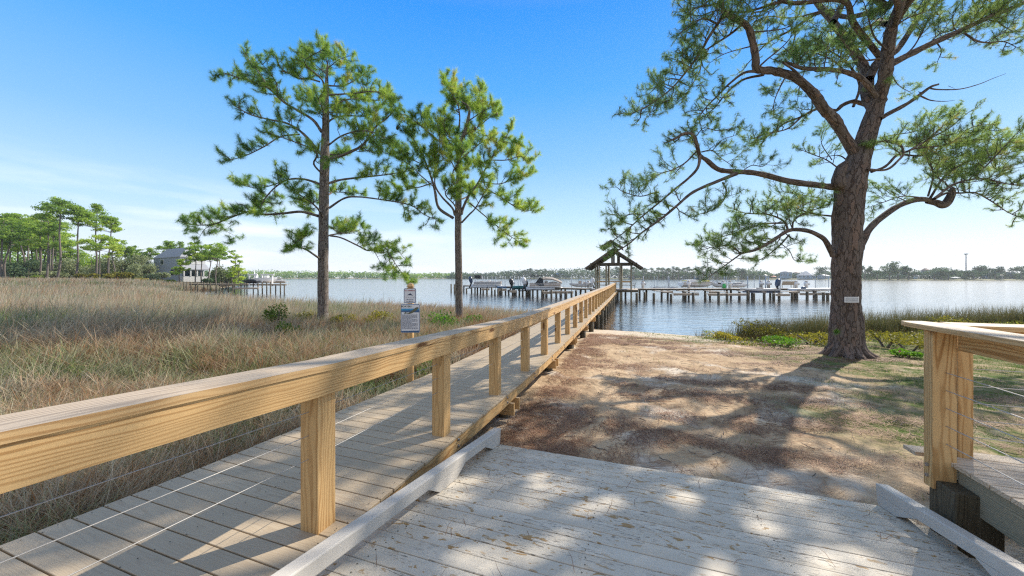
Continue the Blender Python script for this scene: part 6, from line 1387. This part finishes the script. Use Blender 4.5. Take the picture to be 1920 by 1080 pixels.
# reeds in the shallows on the right and before the left arm
xr, yr = r.uniform(8.2, 40, 36000), r.uniform(14, 30, 36000); dr = sdist(xr, yr); kr = (np.abs(dr-.1) < .95+.4*sn(xr, yr, 1.3)) & (sn(xr, yr, .8, 2)+sn(xr, yr, 2.1)+(xr > 16)*.7 > -.75); kr &= (xr > 9.0)
xr, yr, dr = xr[kr], yr[kr], dr[kr]; hr = np.clip((1.0+.22*sn(xr, yr, 1.1)+r.normal(0, .14, len(xr))), .3, 1.5)*np.clip((xr-8.6)/2.2, .35, 1)
s1 = blades(r, xr, yr, hr, np.full(len(xr), .014), (.12, 0), .22, False)
xq, yq = r.uniform(8.2, 34, 95000), r.uniform(9, 28, 95000); dq = sdist(xq, yq); kq = (dq > .6) & (dq < 3.6+.8*sn(xq, yq, .9)) & (sn(xq, yq, 1.4, 3) > -.7) & (np.hypot(xq-10.2, yq-10.75) > .9)
xq, yq = xq[kq], yq[kq]; s2 = blades(r, xq, yq, r.uniform(.12, .62, len(xq)), np.full(len(xq), .009), (.15, 0), .7, False)
cx_, cy_ = [], []
for px, D in ((1400, 15.2), (1418, 15.4), (1432, 14.8), (1448, 15.6), (1462, 15.0), (1500, 15.8), (1515, 15.2), (1530, 15.9), (1545, 15.3), (1630, 16), (1650, 15.4), (1668, 16.2), (1690, 16), (1712, 16.8), (1735, 17), (1765, 17.5), (1800, 18), (1840, 18.4), (1880, 19), (1915, 19)):
    q = P(px, 520, D); m_ = 420; cx_.append(q.x+r.normal(0, .28, m_)); cy_.append(q.y+r.normal(0, .28, m_))
cx_, cy_ = np.concatenate(cx_), np.concatenate(cy_); s0 = blades(r, cx_, cy_, r.uniform(.55, 1.12, len(cx_)), np.full(len(cx_), .011), (.1, 0), .38, True)
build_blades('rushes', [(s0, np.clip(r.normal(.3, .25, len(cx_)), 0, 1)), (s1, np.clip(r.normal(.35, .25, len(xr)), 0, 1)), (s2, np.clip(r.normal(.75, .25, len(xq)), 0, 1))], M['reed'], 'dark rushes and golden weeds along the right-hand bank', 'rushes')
xw, yw = r.uniform(-13, 3, 26000), r.uniform(20, 31, 26000); dw = sdist(xw, yw); kw = (dw < .2) & (dw > -2.6) & (sn(xw, yw, .9) > -.3)
xw, yw = xw[kw], yw[kw]; s1 = blades(r, xw, yw, r.uniform(.7, 1.15, len(xw)), np.full(len(xw), .022), (.2, 0), .22, False)
build_blades('reeds', [(s1, np.clip(r.normal(.8, .2, len(xw)), 0, 1))], M['marsh'], 'brown reeds standing in the shallows between the marsh and the left dock', 'reeds')
# short lawn on the right
xg, yg = r.uniform(-1, 22, 420000), r.uniform(3.2, 20, 420000); g = grassmask(xg, yg)*(.45+.55*(sn(xg, yg, 1.9, 1)+.6*sn(xg, yg, 5, 2) > -.1)); kg = (r.random(len(xg)) < g*.9) & (xg < 1.5*yg+.5)
uu = xg*CT-yg*ST; vv = xg*ST+yg*CT; kg &= ~((uu > 2.2) & (vv < 3.8)) & (uu > -1.5)
xg, yg = xg[kg], yg[kg]; s1 = blades(r, xg, yg, r.uniform(.03, .10, len(xg)), .003+.0008*yg, (0, 0), .7, False)
xf, yf_ = r.uniform(-1, 14, 5000), r.uniform(4, 14, 5000); uf = xf*CT-yf_*ST; kf = (uf > -.5) & (sn(xf, yf_, 2.7, 6) > .72); xf, yf_ = xf[kf], yf_[kf]
s2 = blades(r, xf, yf_, r.uniform(.06, .16, len(xf)), .003+.0007*yf_, (0, 0), .5, True)
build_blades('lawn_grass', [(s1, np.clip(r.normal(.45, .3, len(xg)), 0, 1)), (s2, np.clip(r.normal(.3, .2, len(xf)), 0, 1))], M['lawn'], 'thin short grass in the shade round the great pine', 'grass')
# fallen needles
M['straw'] = leafmat('fallen_pine_needles', [(0, (.12, .06, .035)), (.45, (.26, .135, .08)), (1, (.48, .34, .22))], 0, .7)
def litter(n, fx, hz=.012):
    x, y, k = fx(n); m = len(x); z = hz(x, y) if callable(hz) else gz(x, y)+hz+.01*r.random(m)
    a = np.where(r.random(m) < .4, r.normal(-.45, .7, m), r.uniform(0, np.pi, m)); L_ = r.uniform(.10, .22, m); w_ = .0015+.0006*y
    a = a+1.3*sn(x, y, .9, 5)
    c, s = np.cos(a), np.sin(a); dz = r.normal(0, .010, m); bd = r.normal(0, .10, m)*L_
    def pt(t, q, zz): return np.stack([x+c*L_*t-s*bd*4*t*(1-t)+s*w_/2*q, y+s*L_*t+c*bd*4*t*(1-t)-c*w_/2*q, zz], 1)
    V = np.stack([pt(0, 1, z), pt(0, -1, z), pt(.5, 1, z+dz*.5+.006), pt(.5, -1, z+dz*.5+.006), pt(1, .4, z+dz), pt(1, -.4, z+dz)], 1).reshape(-1, 3)
    b = np.arange(m)[:, None]*6; F = np.concatenate([b+[0, 1, 2], b+[1, 3, 2], b+[2, 3, 4], b+[3, 5, 4]], 0); return V, F, np.repeat(np.clip(k+r.normal(0, .22, m), 0, 1), 6)
def fg(n):
    u = r.uniform(-1.72, 7.5, n); v = 3.6+12.5*r.random(n)**1.5; x = u*CT+v*ST; y = -u*ST+v*CT
    w_ = sn(u*.35+v*.05, v*1.3-u*.2, 2.2, 1)+.55*sn(x, y, 4.1, 3)+1.0*np.exp(-((u+1.6)/.7)**2)+.02
    k = (r.random(n) < np.clip(w_, .05, 1)*.95) & ~((u < 2.3) & (v < 4.02)) & (sdist(x, y) > 3.1) & ~((u > 2.2) & (v < 3.75) & (r.random(n) < .6)); return x[k], y[k], np.where(u[k] < -.6, .42, .38)
V1_, F1_, T1_ = litter(150000, fg)
def fr_(n):
    a = r.uniform(-.05, 3.5, n); t = -5.5*r.random(n)**1.6; k = r.random(n) < np.where(a < .5, 1, .35); a, t = a[k], t[k]; q = np.array([tuple(RP(aa, tt_, .006)) for aa, tt_ in zip(a, t)]); fr_.z = q[:, 2]; return q[:, 0], q[:, 1], np.full(len(a), .35)
V2_, F2_, T2_ = litter(300, fr_, lambda x, y: fr_.z)
tag(link('needle_litter', npmesh('needle_litter', np.concatenate([V1_, V2_]), np.concatenate([F1_, F2_+len(V1_)]), {'tint': np.concatenate([T1_, T2_])}), None, M['straw']), 'red-brown fallen pine needles strewn over the sand and ramp', 'pine straw', kind='stuff')
rt_ = random.Random(12); mb = MB()
for k in range(170):
    u = rt_.uniform(-1.5, 6.5); v = rt_.uniform(4.1, 13.5)
    if u > 2.2 and v < 4.3: continue
    q = W(u, v, 0); a = rt_.uniform(0, 6.28); l = rt_.uniform(.06, .28); g0 = float(gz(q.x, q.y))+.02; pts = []
    for j in range(4): pts.append(Vector((q.x+math.cos(a)*l*j/3+rt_.uniform(-.012, .012), q.y+math.sin(a)*l*j/3+rt_.uniform(-.012, .012), g0+rt_.uniform(0, .015))))
    mb.tube(pts, [.005, .0045, .004, .002], 5)
tag(mb.build('twigs', M['bark']), 'small fallen twigs scattered over the sand', 'twigs', kind='stuff')
# weeds and low plants by the boardwalk and tree
PL = [(640, 590, 14.5, 1.2, .75, 'gold_leaf', 'yellow-flowered weed at the foot of the tall left pine', .55), (575, 575, 16, 1.6, .8, 'gold_leaf', 'straggling golden weed left of the tall pine', .6), (700, 588, 15.5, 2.0, .8, 'gold_leaf', 'patch of yellow-flowering plants right of the tall pine', .5),
 (517, 570, 13.5, .9, 1.5, 'shrub_leaf', 'tall leafy green plant in the marsh left of the tall pine', .35), (540, 610, 11.5, .9, .8, 'shrub_leaf', 'broad-leaved green plant in front of the tall pine', .5), (830, 592, 14.5, 1.9, 1.0, 'bright_leaf', 'bright green bush left of the second pine trunk', .5), (884, 596, 15.2, 1.1, .8, 'bright_leaf', 'small bright green bush right of the second pine trunk', .3),
 (455, 610, 10.5, 1.3, .6, 'shrub_leaf', 'green weed clump amid the brown grass', .5), (565, 655, 8.0, .35, .25, 'bright_leaf', 'tiny bright green seedling just above the rail', .8), (798, 672, 7.2, .6, .5, 'bright_leaf', 'leafy green weed beside the sign post', .6), (810, 700, 6.6, .4, .35, 'bright_leaf', 'low leafy weed at the boardwalk edge by the sign', .7),
 (840, 640, 9.5, 1.2, .5, 'shrub_leaf', 'green ground plants under the rail past the sign', .4), (330, 745, 4.9, 1.0, .22, 'shrub_leaf', 'low green weeds under the rail at the boardwalk edge', .3), (450, 800, 4.3, .7, .2, 'shrub_leaf', 'mossy green weeds along the edge of the boards', .5),
 (1425, 605, 14.6, 2.1, .95, 'gold_leaf', 'dark rounded bush by the water left of the great pine', .05), (1365, 632, 14.2, 1.4, .3, 'gold_leaf', 'low yellow-green weed at the end of the beach', .75), (1470, 640, 12.6, 1.8, .35, 'bright_leaf', 'bright trailing weeds left of the great pine', .8), (1520, 628, 13.0, 1.9, .5, 'gold_leaf', 'golden weeds touching the great pine on its left', .55),
 (1660, 625, 12.4, 2.0, .6, 'gold_leaf', 'golden weeds just right of the great pine', .35), (1705, 640, 11.3, 1.8, .55, 'gold_leaf', 'leafy golden weeds by the pink flag', .5), (1700, 668, 10.2, .8, .25, 'bright_leaf', 'bright green leaves beside the pink flag', .8), (1745, 640, 12, 2.2, .6, 'gold_leaf', 'golden weeds behind the side deck post', .4), (1830, 610, 15, 3, .7, 'gold_leaf', 'weeds on the bank behind the side deck', .4), (1890, 620, 13, 3, .6, 'gold_leaf', 'weeds at the right edge of the bank', .5)]
for k, (px, yc, D, w_, h, mt, lb, br) in enumerate(PL): shrub(px, yc, D, w_, h, lb, M[mt], 900+k, 700, .035+.0022*D, 'weed' if h < .9 else 'shrub', br, 'wild plants on the bank and marsh')

# leafy ground cover along the bank
xb, yb = r.uniform(7.5, 34, 90000), r.uniform(8, 27, 90000); db = sdist(xb, yb); kb = (db > .9) & (db < 5.0+.9*sn(xb, yb, .8, 1)) & (sn(xb, yb, 1.1, 2)+.7*sn(xb, yb, 3.3, 5) > -.12) & (np.hypot(xb-10.2, yb-10.75) > .8) & (xb*CT-yb*ST > 2.9)
xb, yb, db = xb[kb], yb[kb], db[kb]; zb = gz(xb, yb)+r.uniform(0, 1, len(xb))**1.3*.30*np.clip((5.2-db)/2.5, .12, 1)+.02
cb = np.stack([xb, yb, zb], 1); a_ = r.normal(0, 1, (len(xb), 3)); a_ /= np.linalg.norm(a_, axis=1)[:, None]; b_ = np.cross(a_, r.normal(0, 1, (len(xb), 3))); b_ /= np.linalg.norm(b_, axis=1)[:, None]; sz = r.uniform(.02, .055, (len(xb), 1))
V = np.stack([cb-a_*sz, cb+b_*sz*.5, cb+a_*sz, cb-b_*sz*.5], 1).reshape(-1, 3)
M['cover_leaf'] = leafmat('bank_weed_leaves', [(0, (.05, .08, .015)), (.4, (.13, .16, .03)), (.75, (.27, .29, .06)), (1, (.34, .21, .08))], .4)
tag(link('ground_cover', npmesh('ground_cover', V, np.arange(len(V)).reshape(-1, 4), {'tint': np.repeat(np.clip(.5+.25*sn(xb, yb, 1.7, 3)+r.normal(0, .2, len(xb)), 0, 1), 4)}), None, M['cover_leaf']), 'leafy golden-green weeds carpeting the bank round the great pine', 'ground cover', kind='stuff')
# air over the bay
bx = bpy.data.meshes.new('haze'); X0, X1, Y0, Y1, Z0, Z1 = -950, 950, -45, 960, -4, 34
vs = [(x, y, z) for x in (X0, X1) for y in (Y0, Y1) for z in (Z0, Z1)]
bx.from_pydata(vs, [], [(0,1,3,2),(4,6,7,5),(0,4,5,1),(2,3,7,6),(0,2,6,4),(1,5,7,3)])
hz = bpy.data.materials.new('thin_sea_haze'); hz.use_nodes = True; n_ = hz.node_tree.nodes; n_.remove(n_['Principled BSDF'])
pvm = n_.new('ShaderNodeVolumePrincipled'); pvm.inputs['Density'].default_value = .00022; pvm.inputs['Color'].default_value = (.86, .92, 1, 1); pvm.inputs['Anisotropy'].default_value = .3
hz.node_tree.links.new(pvm.outputs[0], n_['Material Output'].inputs['Volume'])
if HAZE: tag(link('haze', bx, None, hz), 'thin pale haze over the bay', 'haze', kind='stuff')
